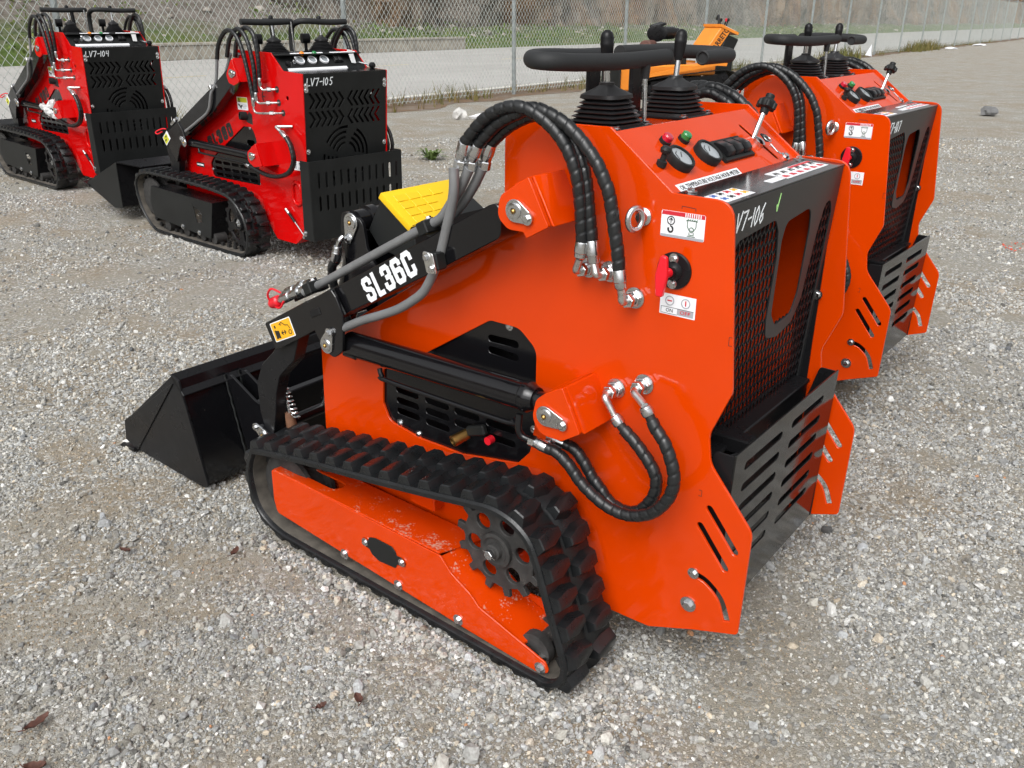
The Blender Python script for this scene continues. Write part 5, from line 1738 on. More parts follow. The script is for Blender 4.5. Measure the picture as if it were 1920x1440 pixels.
    strokes('arrow_symbol', [[(.050, .022), (.072, .022)], [(.056, .028), (.049, .022), (.056, .016)], [(.066, .028), (.073, .022), (.066, .016)]], .0016, f3, INK, d)
    strokes('machine_symbol', [[(.052, .050), (.064, .054), (.080, .042), (.094, .040), (.100, .028)], [(.088, .018), (.094, .024), (.102, .022), (.104, .014), (.096, .010), (.089, .013), (.088, .018)], [(.050, .050), (.060, .046)]], .0011, f3, INK, d)
    # ---- auxiliary couplers at the nose of the arm
    for k, (dy, dz) in enumerate(((0.0, 0.0), (.034, .008))):
        b = Vector((1.175 + .02 * k, .425 - dy, .855 + dz))
        dr = Vector((.90, 0, -.42)).normalized()
        cp = MB().lathe([(0, .012), (.03, .012), (.032, .017), (.055, .017), (.057, .013), (.085, .013), (.087, .016), (.13, .016), (.132, .011), (.15, .011)], b, dr, 16).build('quick_coupler', CHROME, T, smooth=30)
        if k == 0:
            MB().lathe([(.150, .014), (.155, .019), (.185, .019), (.20, .014), (.205, .004)], b, dr, 16).build('dust_cap', REDPLASTIC, cp)
            a = b + dr * .12
            MB().tube(cr([tuple(a + Vector((0, .012, .02))), tuple(a + Vector((.03, .025, .03))), tuple(a + Vector((.06, .02, .0))), tuple(a + Vector((.05, .01, -.03))), tuple(a + Vector((.01, .015, -.03))), tuple(a + Vector((-.01, .012, -.005)))], .006), .0035, 8).build('cap_tether', REDPLASTIC, cp)
    MB().box((1.215, .395, .838), (.15, .004, .045), Euler((0, R(25), 0))).build('coupler_guard', SATIN, T, bevel=.002)
    # ---- exhaust stub under the left cover
    ex = MB().lathe([(0, .016), (.05, .017), (.052, .012), (.03, .011)], (.590, .352, .520), (.35, 1, -.25), 18).build('drain_pipe', BRASS, T, smooth=30)
    MB().box((.55, .358, .545), (.07, .02, .03), Euler((0, R(20), 0))).build('drain_valve', MATTE, ex, bevel=.005)
    MB().lathe([(0, .012), (.02, .012)], (.505, .345, .528), (0, 1, 0), 14).build('valve_cap', REDPLASTIC, ex)
    # ---- centre tilt cylinder, clevis and its hose
    for y in (.155, .245):
        cl = sheet('tilt_clevis', [rpoly([(1.195, 1.065, .04), (1.205, 1.005, .03), (1.18, .78), (1.02, .72), (1.02, .86), (1.09, .96), (1.100, 1.045, .045)])], .012, side(y, 1), BLACK, T)
    lozenge(T, (1.150, 1.030), (1.166, .978), .245, 1, .030, .015)
    MB().lathe([(0, .036), (.045, .036), (.047, .044), (.075, .044), (.077, .036), (.14, .036)], (1.150, .233, 1.030), (0, -1, 0), 24).build('clevis_bush', BLACK, T, smooth=30)
    tc_ = MB().cyl((1.155, .195, 1.02), (1.32, .195, .58), .040, 24, .004).build('tilt_cylinder', BLACK, T, smooth=30)
    MB().cyl((1.32, .195, .58), (1.44, .195, .30), .020, 18).build('cylinder_rod', CHROME, tc_, smooth=30)
    ho = spiral_hose('tilt_hose', [(1.205, .275, .905), (1.225, .275, .885), (1.235, .27, .84), (1.230, .26, .77), (1.20, .25, .70)], T, .0145)
    ferrule((1.205, .275, .905), (1.190, .275, .955), ho)
    MB().tube(cr([(1.190, .275, .952), (1.180, .272, .975), (1.175, .262, .985)],   .004), .0085, 12).build('hose_elbow', CHROME, ho, smooth=50)
    # ---- yellow step tread on a black plastic body
    Y0, Y1 = .205, -.06
    tb = rpoly([(1.045, 1.120, .012), (.760, 1.200, .01), (.740, 1.100), (.90, .93), (1.065, .945, .006), (1.120, 1.005, .006)])
    st = MB()
    st = sheet('step_body', [[(1.048, 1.118), (.925, 1.045), (.90, .93), (1.070, .950), (1.118, 1.006)]], .33, side(.207, 1), MATTE, T, bev=.003)
    # tread: plate sloping to the rear and inwards
    a, b, c, dd = Vector((1.050, .212, 1.126)), Vector((.925, .212, 1.040)), Vector((.80, -.03, 1.085)), Vector((1.050, -.13, 1.126))
    c = b + (dd - a) * .42
    u = (b - a); v = (dd - a)
    nn = u.cross(v).normalized()
    if nn.z < 0: nn = -nn
    mb = MB()
    vs = [a, b, c, dd]
    mb.add([tuple(p - nn * .018) for p in vs] + [tuple(p + nn * .004) for p in vs], [(3, 2, 1, 0), (4, 5, 6, 7), (0, 1, 5, 4), (1, 2, 6, 5), (2, 3, 7, 6), (3, 0, 4, 7)])
    tr = mb.build('step_tread', YELLOW, T, bevel=.004, segs=2)
    tile = None
    for i in range(4):
        for j in range(6):
            if .09 + .150 * j + .125 > 1 - .58 * (.16 + .205 * i + .175) - .03:
                continue
            p = a + u * (.16 + .205 * i) + v * (.09 + .150 * j) + nn * .004
            q = [p, p + u * .175, p + u * .175 + v * .125, p + v * .125]
            mb = MB(); mb.add([tuple(x) for x in q] + [tuple(x + nn * .0022) for x in q], [(3, 2, 1, 0), (4, 5, 6, 7), (0, 1, 5, 4), (1, 2, 6, 5), (2, 3, 7, 6), (3, 0, 4, 7)])
            mb.build('tread_pad', YELLOW, tr, bevel=.0007)
    # ---- bucket with coupler ribs
    bk = bucket_of(T, 1.695, 2.315, .430, .555, BLACK, SATIN)
    for s in (1, -1):
        for y in (.375, .315):
            sheet('coupler_rib', [rpoly([(1.775, .405), (1.735, .405, .01), (1.60, .34, .06), (1.47, .32, .03), (1.43, .285, .03), (1.46, .235, .03), (1.69, .10)])], .010, side(y, s), BLACK, bk)
            MB().tube([(1.772 - .07 * t + .002 * math.sin(40 * t), s * (y + .004), .40 - .31 * t) for t in np.linspace(0, 1, 30)], .004, 6).build('weld_bead', MATTE, bk)
        sheet('link_plate', [rpoly([(1.47, .33, .02), (1.40, .30, .025), (1.41, .25, .025), (1.47, .25, .02)])], .012, side(.462, s), BLACK, bk)
        lozenge(T, (1.436, .292), (1.474, .312), .462, s, .024, .013)
        sp = [(1.376 - .001 * a + .012 * math.cos(a), s * .40 + .012 * math.sin(a), .470 - .0021 * a) for a in np.linspace(0, 2 * math.pi * 8, 110)]
        MB().tube(sp, .0022, 6).build('latch_spring', CHROME, bk)
        MB().cyl((1.385, s * .40, .50), (1.355, s * .40, .315), .006, 10).build('latch_rod', STEEL, bk)
        MB().lathe([(0, .016), (.06, .020), (.07, .016)], (1.365, s * .40, .375), (-.1, 0, -1), 12).build('latch_sleeve', RUST, bk)
    MB().box((1.60, 0, .235), (.03, .74, .22), Euler((0, R(-8), 0))).build('coupler_plate', BLACK, bk, bevel=.004)
    MB().cyl((1.44, -.36, .30), (1.44, .36, .30), .020, 18).build('coupler_tube', BLACK, bk)
    MB().box((1.10, 0, .80), (.07, .78, .07), Euler((0, R(27), 0))).build('arm_cross_member', BLACK, T, bevel=.006)

M1 = orange_loader('orange compact track loader nearest the camera, marked LV7-106, bucket on the gravel', 'orange loaders')
orange_details(M1)
M2 = dup(M1)
M2['label'] = 'orange compact track loader parked beyond the foremost one, marked LV7-107'
for T_, (x, y, z, yaw) in ((M1, (0.5535, 2.0497, 0.0, 141.108)), (M2, (1.5210, 3.6188, 0.012, 140.354))):
    T_.location = (x, y, z)
    T_.rotation_euler = (0, 0, R(yaw))
for T_, s_ in ((M1, 'LV7-106'), (M2, 'LV7-107')):
    gp = [c for c in T_.children if c.name.startswith('grille_panel')][0]
    if T_ is M2:
        for c in list(gp.children):
            if c.name.startswith('check_mark'):
                bpy.data.objects.remove(c)
    gm = lambda u, v, w: (-.123 + .058 * (1.236 - v) - .0042 - w, -u, v)
    handwriting('lot_number', s_, (-.318, 1.192), .029, .040, gm, gp, .0019)

# ------------------------------------------------------------------ red loader
TRK_R = [(1.80, .482), (1.70, .500), (1.591, .505), (1.255, .499), (.865, .489), (.60, .468), (.50, .445), (.423, .400), (.36, .335), (.328, .27), (.318, .19), (.335, .11), (.375, .045), (.44, .018), (.55, .012), (.9, .012), (1.3, .012), (1.62, .014), (1.72, .03), (1.82, .10), (1.895, .205), (1.925, .337), (1.905, .41), (1.86, .455)]

def red_loader(label):
    T = thing('compact_track_loader', label, 'track loader', group='red loaders')
    YP = .36
    outer = rpoly([(.56, 1.30), (.545, 1.425, .03), (.118, 1.412, .01), (0, 1.302, .01), (-.21, 1.290, .006), (-.15, .572), (-.104, .240, .01), (.05, .135), (.273, .138, .02), (.42, .30), (1.48, .30), (1.483, .52), (1.455, .76), (.58, 1.18)])
    cov = rpoly([(.545, .922, .03), (.43, .922, .06), (.394, .84, .03), (.394, .66), (.405, .50, .02), (1.06, .50, .03), (1.075, .60, .03), (1.01, .665, .02), (.86, .75)])
    cin = [tuple(Vector(p) + (Vector((.68, .66)) - Vector(p)).normalized() * .012) for p in cov]
    for s in (1, -1):
        pl = sheet('side_plate', [outer, cin, circ((-.021, 1.132), .014)], .008, side(YP, s), RED, T, bev=.0012)
        vents = [slot2((.47 + .115 * i, z), (.545 + .115 * i, z), .011) for i in range(5) for z in (.62, .575, .53)]
        vents.append(slot2((.46, .80), (.52, .80), .02))
        cv = sheet('engine_cover', [cov] + vents, .004, side(YP - .0085, s), BLACK, T)
        for p in ((.48, .905), (.85, .735), (1.05, .56), (.42, .515)):
            bolt((p[0], s * (YP - .008), p[1]), (0, s, 0), .007, cv, name='bolt')
        # oval tie-down ring welded to the plate
        ov = []
        for k in range(28):
            a = 2 * math.pi * k / 28
            ov.append((-.030 + .048 * math.cos(a), s * (YP + .004), .505 + (.045 * math.sin(a) + (.032 if math.sin(a) > 0 else -.032))))
        MB().tube(ov, .013, 8, closed=True, cap=False).build('tie_down_ring', RED, pl, smooth=60)
        # gas strut
        gs = MB().cyl((.100, s * (YP + .022), .385), (.005, s * (YP + .022), .305), .010, 12, .002).build('gas_strut', SATIN, T)
        MB().cyl((.100, s * (YP + .022), .385), (.065, s * (YP + .022), .355), .012, 12, .002).build('strut_sleeve', CHROME, gs)
        MB().cyl((.005, s * (YP + .022), .305), (-.10, s * (YP + .022), .214), .0045, 10).build('strut_rod', CHROME, gs)
        MB().cyl((-.098, s * (YP - .01), .214), (-.098, s * (YP + .035), .214), .012, 12).build('strut_end', CHROME, gs)
        YB = .488
        br = sheet('pivot_bracket', [rpoly([(.395, 1.374, .012), (.330, 1.226, .012), (.400, 1.200, .035), (.462, 1.215, .03), (.478, 1.270, .03)])], .012, side(YB, s), RED, T, bev=.001)
        MB().add([(.395, s * (YB - .012), 1.374), (.330, s * (YB - .012), 1.226), (.322, s * YP, 1.226), (.387, s * YP, 1.374), (.385, s * (YB - .012), 1.374), (.320, s * (YB - .012), 1.226), (.312, s * YP, 1.226), (.377, s * YP, 1.374)],
                 [(0, 1, 2, 3), (7, 6, 5, 4), (0, 4, 5, 1), (1, 5, 6, 2), (2, 6, 7, 3), (3, 7, 4, 0)]).build('bracket_web', RED, br)
        MB().add([(.395, s * (YB - .012), 1.374), (.440, s * (YB - .012), 1.32), (.432, s * YP, 1.32), (.387, s * YP, 1.374), (.390, s * (YB - .012), 1.366), (.435, s * (YB - .012), 1.312), (.427, s * YP, 1.312), (.382, s * YP, 1.366)],
                 [(0, 1, 2, 3), (7, 6, 5, 4), (0, 4, 5, 1), (1, 5, 6, 2), (2, 6, 7, 3), (3, 7, 4, 0)]).build('bracket_web', RED, br)
        lozenge(T, (.412, 1.277), (.372, 1.280), YB, s, .028, .016)
        br = sheet('cylinder_bracket', [rpoly([(.225, .832, .008), (.175, .682, .008), (.270, .668, .03), (.338, .70, .04), (.335, .765, .03)])], .012, side(YB, s), RED, T, bev=.001)
        MB().add([(.225, s * (YB - .012), .832), (.175, s * (YB - .012), .682), (.165, s * YP, .682), (.215, s * YP, .832), (.216, s * (YB - .012), .832), (.166, s * (YB - .012), .682), (.156, s * YP, .682), (.206, s * YP, .832)],
                 [(0, 1, 2, 3), (7, 6, 5, 4), (0, 4, 5, 1), (1, 5, 6, 2), (2, 6, 7, 3), (3, 7, 4, 0)]).build('bracket_web', RED, br)
        MB().add([(.225, s * (YB - .012), .832), (.30, s * (YB - .012), .80), (.29, s * YP, .80), (.215, s * YP, .832), (.222, s * (YB - .012), .824), (.297, s * (YB - .012), .792), (.287, s * YP, .792), (.212, s * YP, .824)],
                 [(0, 1, 2, 3), (7, 6, 5, 4), (0, 4, 5, 1), (1, 5, 6, 2), (2, 6, 7, 3), (3, 7, 4, 0)]).build('bracket_web', RED, br)
        lozenge(T, (.290, .740), (.252, .748), YB, s, .028, .016)
        arm = sheet('lift_arm', [rpoly([(.375, 1.30, .04), (.40, 1.235, .03), (.747, 1.003), (1.215, .783), (1.30, .70), (1.365, .59, .01), (1.468, .720), (1.535, .780, .006), (1.23, .915, .006), (.648, 1.210), (.45, 1.325, .04)])], .075, side(.472, s), BLACK, T, bev=.002)
        gu = sheet('gusset', [rpoly([(1.36, .85), (1.25, .905, .01), (1.20, .85), (1.155, .75, .03), (1.20, .715, .03), (1.30, .77)])], .010, side(.4825, s), BLACK, arm)
        lozenge(T, (1.185, .757), (1.215, .785), .4825, s, .03, .018)
        sheet('lower_link', [rpoly([(1.54, .74), (1.50, .553, .02), (1.47, .40, .03), (1.42, .40, .03), (1.35, .64), (1.30, .72)])], .05, side(.455, s), SATIN, T)
        cy = MB().lathe([(0, .026), (.004, .031), (.76, .031), (.764, .034), (.775, .034), (.80, .025)], (1.18, s * .432, .752), (-1, 0, -.028), 24).build('lift_cylinder', BLACK, T, smooth=30)
        MB().tube(cr([(1.05, s * .45, .72), (1.04, s * .452, .70), (1.0, s * .452, .692), (.45, s * .452, .675)], .02), .008, 8).build('cylinder_pipe', BLACK, cy, smooth=50)
        # undercarriage
        build_track(T, TRK_R, .385, .580, s, 'small', lugs=(s == 1), pitch=.085)
        box = rpoly([(1.68, .385, .01), (1.735, .255, .01), (1.695, .135, .02), (.86, .080, .006), (.775, .362, .006)])
        hol = rpoly([(1.073, .335), (1.06, .300), (.985, .285), (.950, .255), (.962, .215), (.955, .190), (1.035, .180)], .004)
        fr = sheet('track_frame', [box, hol], .006, side(.560, s), MATTE, T)
        sheet('frame_top', [[(1.68, 0), (.775, 0), (.775, .16), (1.68, .16)]], .006, lambda u, v, w: (u, s * (.560 - v), .386 - (1.68 - u) * .026 - w), SATIN, fr)
        MB().add([(.775, s * .555, .358), (.86, s * .555, .084), (.86, s * .41, .084), (.775, s * .41, .358), (.785, s * .555, .358), (.87, s * .555, .084), (.87, s * .41, .084), (.785, s * .41, .358)],
                 [(0, 1, 2, 3), (7, 6, 5, 4), (0, 4, 5, 1), (1, 5, 6, 2), (2, 6, 7, 3), (3, 7, 4, 0)]).build('frame_end', SATIN, fr)
        for x, z in ((1.26, .118), (1.02, .105)):
            bolt((x, s * .560, z), (0, s, 0), .012, fr)
        C0 = (.475, .255)
        outl = []
        for k in range(15):
            a0 = 2 * math.pi * k / 15
            for da, rr in ((-.17, .170), (-.09, .172), (-.06, .192), (.06, .192), (.09, .172)):
                outl.append((C0[0] + rr * math.cos(a0 + da), C0[1] + rr * math.sin(a0 + da)))
        hs_ = []
        for k in range(5):
            a0 = 2 * math.pi * k / 5 + .3
            q = []
            for da, rr in ((-.42, .145), (0, .148), (.42, .145), (.26, .075), (-.26, .075)):
                q.append((C0[0] + rr * math.cos(a0 + da), C0[1] + rr * math.sin(a0 + da), .012))
            hs_.append(rpoly(q))
        sp = sheet('sprocket', [outl] + hs_, .016, side(.530, s), SATIN, T, bev=.002)
        MB().lathe([(0, .058), (.020, .050), (.022, .036), (.010, .034)], (C0[0], s * .530, C0[1]), (0, s, 0), 22).build('sprocket_hub', SATIN, sp, smooth=30)
        for k in range(5):
            bolt((C0[0] + .018 * math.cos(k * 1.2566), s * .540, C0[1] + .018 * math.sin(k * 1.2566)), (0, s, 0), .008, sp)
        for x in (1.55, 1.26, 1.02, .86):
            MB().lathe([(-.05, .03), (-.046, .042), (.046, .042), (.05, .03)], (x, s * .49, .078), (0, s, 0), 18).build('bottom_roller', CASTIRON, T, smooth=30)
        MB().lathe([(-.05, .12), (-.045, .15), (-.03, .15), (-.028, .11), (.028, .11), (.03, .15), (.045, .15), (.05, .12)], (1.735, s * .485, .29), (0, s, 0), 28).build('front_idler', CASTIRON, T, smooth=30)
        # pipes on the arm and hose loops
        MB().tube(cr([(.625, s * .455, 1.36), (.665, s * .462, 1.21), (.704, s * .486, 1.14), (.774, s * .488, 1.013), (.95, s * .488, .925), (1.134, s * .488, .845)], .02), .011, 10).build('hydraulic_pipe', GREYTUBE, T, smooth=50)
        MB().tube(cr([(.50, s * .42, 1.40), (.60, s * .43, 1.25), (.70, s * .43, 1.195), (1.30, s * .43, .895)], .02), .011, 10).build('hydraulic_pipe', GREYTUBE, T, smooth=50)
        MB().tube(cr([(.43, s * .40, 1.40), (.54, s * .405, 1.28), (.66, s * .405, 1.215)], .02), .011, 10).build('hydraulic_pipe', GREYTUBE, T, smooth=50)
        MB().box((.70, s * .45, 1.175), (.03, .10, .03), Euler((0, R(27), 0))).build('pipe_clamp', STEEL, T, bevel=.003)
        for pts, ya, fx in (([(.635, 1.357), (.585, 1.463), (.474, 1.544), (.369, 1.522), (.306, 1.422), (.266, 1.264), (.241, 1.127)], .45, (.092, 1.034)),
                            ([(.52, 1.38), (.46, 1.488), (.356, 1.556), (.261, 1.501), (.212, 1.334), (.217, 1.162)], .44, (.130, 1.098)),
                            ([(.45, 1.38), (.406, 1.477), (.300, 1.562), (.202, 1.523), (.178, 1.391), (.185, 1.255)], .42, (.136, 1.183))):
            P = [(x, s * ya, z) for x, z in pts]
            h = spiral_hose('hydraulic_hose', P, T, .0150, step=.006, wrap=.03)
            e = P[-1]
            ferrule(e, (e[0] + .003, e[1], e[2] - .055), h)
            a = (e[0] + .003, e[1], e[2] - .05)
            MB().tube(cr([a, (a[0] + .004, a[1], fx[1] + .02), (a[0] - .02, a[1] - s * .004, fx[1] - .004), (fx[0] - .0, s * (ya - .02), fx[1]), (fx[0] - .04, s * (YP + .02), fx[1]), (fx[0] - .05, s * YP, fx[1])], .006), .0075, 10).build('bent_pipe', STEEL, h, smooth=50)
            hexnut((fx[0] + .005, s * (ya - .022), fx[1]), (-1, -s * .5, 0), h, .017, .03)
            MB().lathe([(0, .022), (.002, .022)], (fx[0] - .05, s * YP, fx[1]), (0, s, 0), 14).build('port_hole', INK, h)
        for off, ya in ((0, .44), (.035, .415)):
            P = [(x + off * .6, s * ya, z - off * .2) for x, z in [(.40, .655), (.167, .614), (-.031, .647), (-.125, .731), (-.118, .83), (-.075, .892)]]
            h = spiral_hose('cylinder_hose', P, T, .0140, step=.006, wrap=.03)
            e = P[-1]
            ferrule(e, (e[0] + .055, e[1], e[2] + .035), h)
            MB().tube(cr([(e[0] + .05, e[1], e[2] + .032), (e[0] + .10, e[1], e[2] + .06), (e[0] + .08, s * (ya - .03), e[2] + .062), (e[0] + .02 + off, s * (YP + .005), e[2] + .062)], .006), .009, 10).build('bent_pipe', STEEL, h, smooth=50)
            ferrule(P[0], (P[0][0] + .05, P[0][1], P[0][2] + .01), h)
    # body closures
    MB().box((.60, 0, .30), (1.5, .70, .012)).build('belly_pan', RED, T)
    MB().box((1.46, 0, .50), (.012, .70, .40)).build('front_panel', RED, T)
    MB().box((.72, 0, .68), (1.0, .54, .60)).build('engine_block', SATIN, T, bevel=.02)
    MB().box((.30, 0, 1.396), (.50, .70, .008)).build('deck', MATTE, T, bevel=.001)
    sheet('rear_skirt', [[(-.102, .24), (.05, .137), (.273, .139), (.273, .15), (.052, .148), (-.095, .25)]], .70, side(.35, 1), RED, T)
    hood = MB().box((-.105, 0, 1.292), (.205, .70, .008), Euler((0, R(-3.0), 0))).build('hood_top', GLASSY, T, bevel=.001)
    # console
    a0, a1 = Vector((0, 0, 1.296)), Vector((.118, 0, 1.406))
    cvv = (a1 - a0)
    cmap = frame_map(a0, (0, -1, 0), cvv)
    con = sheet('console_panel', [[(-.352, 0), (.352, 0), (.352, cvv.length), (-.352, cvv.length)]], .003, lambda u, v, w: cmap(u, v, w - .003), MATTE, T)
    nrm = Vector((0, -1, 0)).cross(cvv.normalized())
    for y in (.173, .073, -.029):
        p = cmap(-y, .088, 0)
        g = MB().lathe([(0, .034), (.010, .034), (.014, .031), (.013, .026), (.010, .0255)], p, nrm, 24).build('gauge', WHITE, con, smooth=30)
        MB().lathe([(.009, .026), (.0105, .026)], p, nrm, 24).build('dial', DIAL, g)
    for y, M_ in ((.127, LAMPORG), (.023, LAMPGRN)):
        MB().lathe([(0, .016), (.016, .016), (.02, .012)], cmap(-y, .142, 0), nrm, 16).build('indicator_lamp', M_, con)
    mb = MB()
    for (y0, y1, v0, v1, nm) in ((.308, -.187, .004, .026, 'label_strip'), (.21, -.059, .148, .160, 'label_strip'), (-.119, -.345, .148, .160, 'label_strip')):
        sheet(nm, [[(-y0, v0), (-y1, v0), (-y1, v1), (-y0, v1)]], .0008, lambda u, v, w: cmap(u, v, w + .0003), WHITE, con, bev=.0001)
    sheet('switch_base', [[(.105, .06), (.18, .06), (.18, .12), (.105, .12)]], .012, cmap, SATIN, con, bev=.002)
    for k in range(2):
        sheet('rocker_switch', [[(.112 + .034 * k, .066), (.138 + .034 * k, .066), (.138 + .034 * k, .114), (.112 + .034 * k, .114)]], .008, lambda u, v, w: cmap(u, v, w + .0122), BOOT, con, bev=.002)
    MB().lathe([(0, .016), (.02, .016), (.03, .010), (.05, .012), (.055, .004)], cmap(-.235, .07, 0), nrm, 14).build('choke_knob', CHROME, con)
    MB().lathe([(0, .02), (.02, .018), (.024, .01)], cmap(-.285, .06, 0), nrm, 14).build('key_switch', SATIN, con)
    sheet('paper_tag', [rpoly([(.225, .03), (.262, .025), (.290, .13), (.245, .14)], .004)], .003, lambda u, v, w: cmap(u, v, w + .02 + .15 * (v - .02)), PLASTICWRAP, con)
    tl = MB().cyl(tuple(cmap(.30, .06, 0)), tuple(cmap(.33, -.03, .06)), .007, 10).build('throttle_lever', CHROME, T)
    MB().lathe([(0, .012), (.008, .020), (.03, .022), (.04, .014), (.042, .002)], cmap(.33, -.03, .06), Vector(cmap(.33, -.03, .06)) - Vector(cmap(.30, .06, 0)), 16).build('throttle_knob', SATIN, tl)
    # rear panel with chevron slots and fan guard
    def rm(u, v, w=0.0): return (-.205 + .096 * (1.285 - v) - w, u, v)
    loops = [[(.352, .34), (-.352, .34), (-.352, 1.284), (.352, 1.284)]]
    for row, zc in enumerate((1.118, 1.000)):
        for k in range(6):
            for sg, yb in ((1, .318), (-1, -.298)):
                y = yb - sg * .048 * k
                hh, w_, th = .048, .038, .019
                c = [(y, zc + hh), (y - sg * th, zc + hh + .004), (y - sg * (th + w_), zc), (y - sg * th, zc - hh - .004), (y, zc - hh), (y - sg * w_, zc)]
                loops.append(c)
    fc = (.012, .745)
    for r_ in (.075, .110, .145, .180):
        for k in range(4):
            a0_, a1_ = R(90 * k + 12 + r_ * 100), R(90 * k + 78 + r_ * 100)
            pin = [(fc[0] + r_ * math.cos(a), fc[1] + r_ * math.sin(a)) for a in np.linspace(a0_, a1_, 9)]
            pou = [(fc[0] + (r_ + .017) * math.cos(a), fc[1] + (r_ + .017) * math.sin(a)) for a in np.linspace(a1_, a0_, 9)]
            loops.append(pin + pou)
    rp = sheet('rear_panel', loops, .004, rm, MATTE, T)
    MB().box((.20, 0, .85), (.5, .66, .75)).build('engine_bay', SATIN, T)
    for y, z in ((.335, 1.218), (.335, 1.190), (-.335, 1.222), (-.335, 1.195), (.335, .795), (-.335, .80)):
        bolt(rm(y, z, .004), (-1, 0, 0), .010, rp, kind='cap')
    # bumper
    sl = []
    for k in range(12):
        y = .335 - k * .063
        sl.append(slot2((y, .57), (y, .657), .010, 4)); sl.append(slot2((y, .415), (y, .50), .010, 4))
    bmap = lambda u, v, w: (-.255 + .03 * (.745 - v) - w, u, v)
    bp = sheet('foot_bumper', [rpoly([(.41, .205, .006), (-.41, .205, .006), (-.41, .745, .006), (.41, .745, .006)])] + sl, .005, bmap, MATTE, T)
    for s in (1, -1):
        sheet('bumper_flange', [[(-.252, .745), (-.236, .205), (-.13, .205), (-.16, .745)]], .005, side(.41, s), MATTE, bp)
        bolt((-.15, s * .41, .25), (0, s, 0), .012, bp)
    # handles, levers, boots
    zh = 1.60
    for s in (1, -1):
        P = cr([(.32, s * .43, zh), (.30, s * .25, zh - .004), (.30, s * .08, zh), (.32, s * .035, zh), (.38, s * .03, zh + .002), (.46, s * .05, zh + .002), (.46, s * .16, zh + .002)], .012)
        if s == -1:
            P = cr([(.30, -.43, zh), (.30, -.28, zh - .003), (.31, -.10, zh + .004), (.35, -.05, zh), (.42, -.045, zh - .03), (.44, -.045, zh - .10), (.44, -.045, zh - .195)], .012)
        g = MB().tube(P, .020, 14).build('hand_grip', FOAM, T, smooth=50)
        bpz = MB().box((.30, s * .20, 1.404), (.19, .18, .008)).build('boot_plate', SATIN, T, bevel=.002)
        boot(T, (.30, s * .20, 1.407), 6, .082, .040, .10)
        l = MB().cyl((.30, s * .20, 1.50), (.31, s * .20, 1.60), .008, 12).build('control_lever', CHROME, T)
        MB().lathe([(0, .012), (.03, .016), (.045, .016), (.055, .008), (.056, .001)], (.31, s * .20, 1.585), (0, 0, 1), 14).build('lever_knob', SATIN, l, smooth=40)
        MB().lathe([(-.03, .02), (-.028, .034), (.028, .034), (.03, .02)], (.42, s * .20 + .05, 1.49), (.3, 1, 0), 18).build('horn', SATIN, T, smooth=30)
        MB().cyl((.42, s * .20 + .05, 1.40), (.42, s * .20 + .05, 1.47), .012, 10).build('horn_stalk', SATIN, T)
    MB().cyl((.27, .06, 1.40), (.275, .065, 1.60), .006, 10).build('support_rod', CHROME, T)
    MB().cyl((.44, .10, 1.40), (.46, .10, 1.60), .016, 12).build('handle_post', SATIN, T)
    # decals
    plate = [c for c in T.children if c.name.startswith('side_plate')][0]
    block_text('lettering', 'SL380', .068, .102, .012, .0145, frame_map((1.035, YP, .702), (-.932, 0, .362), (.362, 0, .932)), INK, plate)
    d = sheet('warning_decal', [[(0, 0), (.13, 0), (.13, .087), (0, .087)]], .0007, LEFT(.590, 1.025, YP), WHITE, plate, bev=.0001)
    f2 = lambda u, v, w: LEFT(.590, 1.025, YP)(u, v, w + .0008)
    sheet('yellow_field', [[(.005, .052), (.125, .052), (.125, .083), (.005, .083)]], .0003, f2, DECALYG, d, bev=.00005)
    strokes('warning_triangle', [[(.015, .056), (.028, .078), (.041, .056), (.015, .056)]], .003, lambda u, v, w: f2(u, v, w + .0005), INK, d)
    strokes('foot_symbol', [[(.015, .035), (.03, .03), (.045, .012)], [(.04, .02), (.06, .03)]], .006, f2, INK, d)
    strokes('text_lines', [[(.07, .035), (.115, .035)], [(.07, .025), (.115, .025)], [(.07, .015), (.105, .015)]], .002, f2, GREYPRINT, d)
    d = sheet('info_decal', [[(0, 0), (.118, 0), (.118, .062), (0, .062)]], .0007, LEFT(-.017, .665, YP), WHITE, plate, bev=.0001)
    f3 = lambda u, v, w: LEFT(-.017, .665, YP)(u, v, w + .0008)
    strokes('pictogram', [[(.07, .05), (.10, .05)], [(.072, .04), (.098, .04)], [(.075, .03), (.095, .03)], [(.07, .018), (.10, .018)], [(.07, .010), (.10, .010)]], .004, f3, INK, d)
    strokes('pictogram', [[(.02, .05), (.02, .012)], [(.03, .05), (.03, .012)]], .004, f3, GREYPRINT, d)
    d = sheet('serial_plate', [[(0, 0), (.115, 0), (.115, .034), (0, .034)]], .0007, LEFT(1.275, .56, YP), INK, plate, bev=.0001)
    strokes('white_bar', [[(.015, .017), (.10, .017)]], .007, lambda u, v, w: LEFT(1.275, .56, YP)(u, v, w + .0008), WHITE, d)
    strokes('conformity_mark', [[(.300 + .022 * math.cos(a), 1.130 + .032 * math.sin(a)) for a in np.linspace(R(-60), R(60), 10)], [(.245 + .022 * math.cos(a), 1.130 + .032 * math.sin(a)) for a in np.linspace(R(-60), R(60), 10)], [(.262, 1.130), (.240, 1.130)]], .0045, lambda u, v, w: (u, YP + w, v), INK, plate, thick=.0008)
    MB().lathe([(0, .03), (.05, .028), (.052, .018), (.03, .016)], (.500, YP - .006, .985), (.25, 1, .1), 14).build('fuel_port', MATTE, T)
    sheet('port_recess', [rpoly([(.46, 1.02), (.42, 1.0), (.425, .93), (.50, .945)], .004)], .002, side(YP + .0012, 1), INK, plate)
    arm = [c for c in T.children if c.name.startswith('lift_arm')][0]
    fm = frame_map((1.49, .4722, .708), (-.80, 0, .60), (.60, 0, .80))
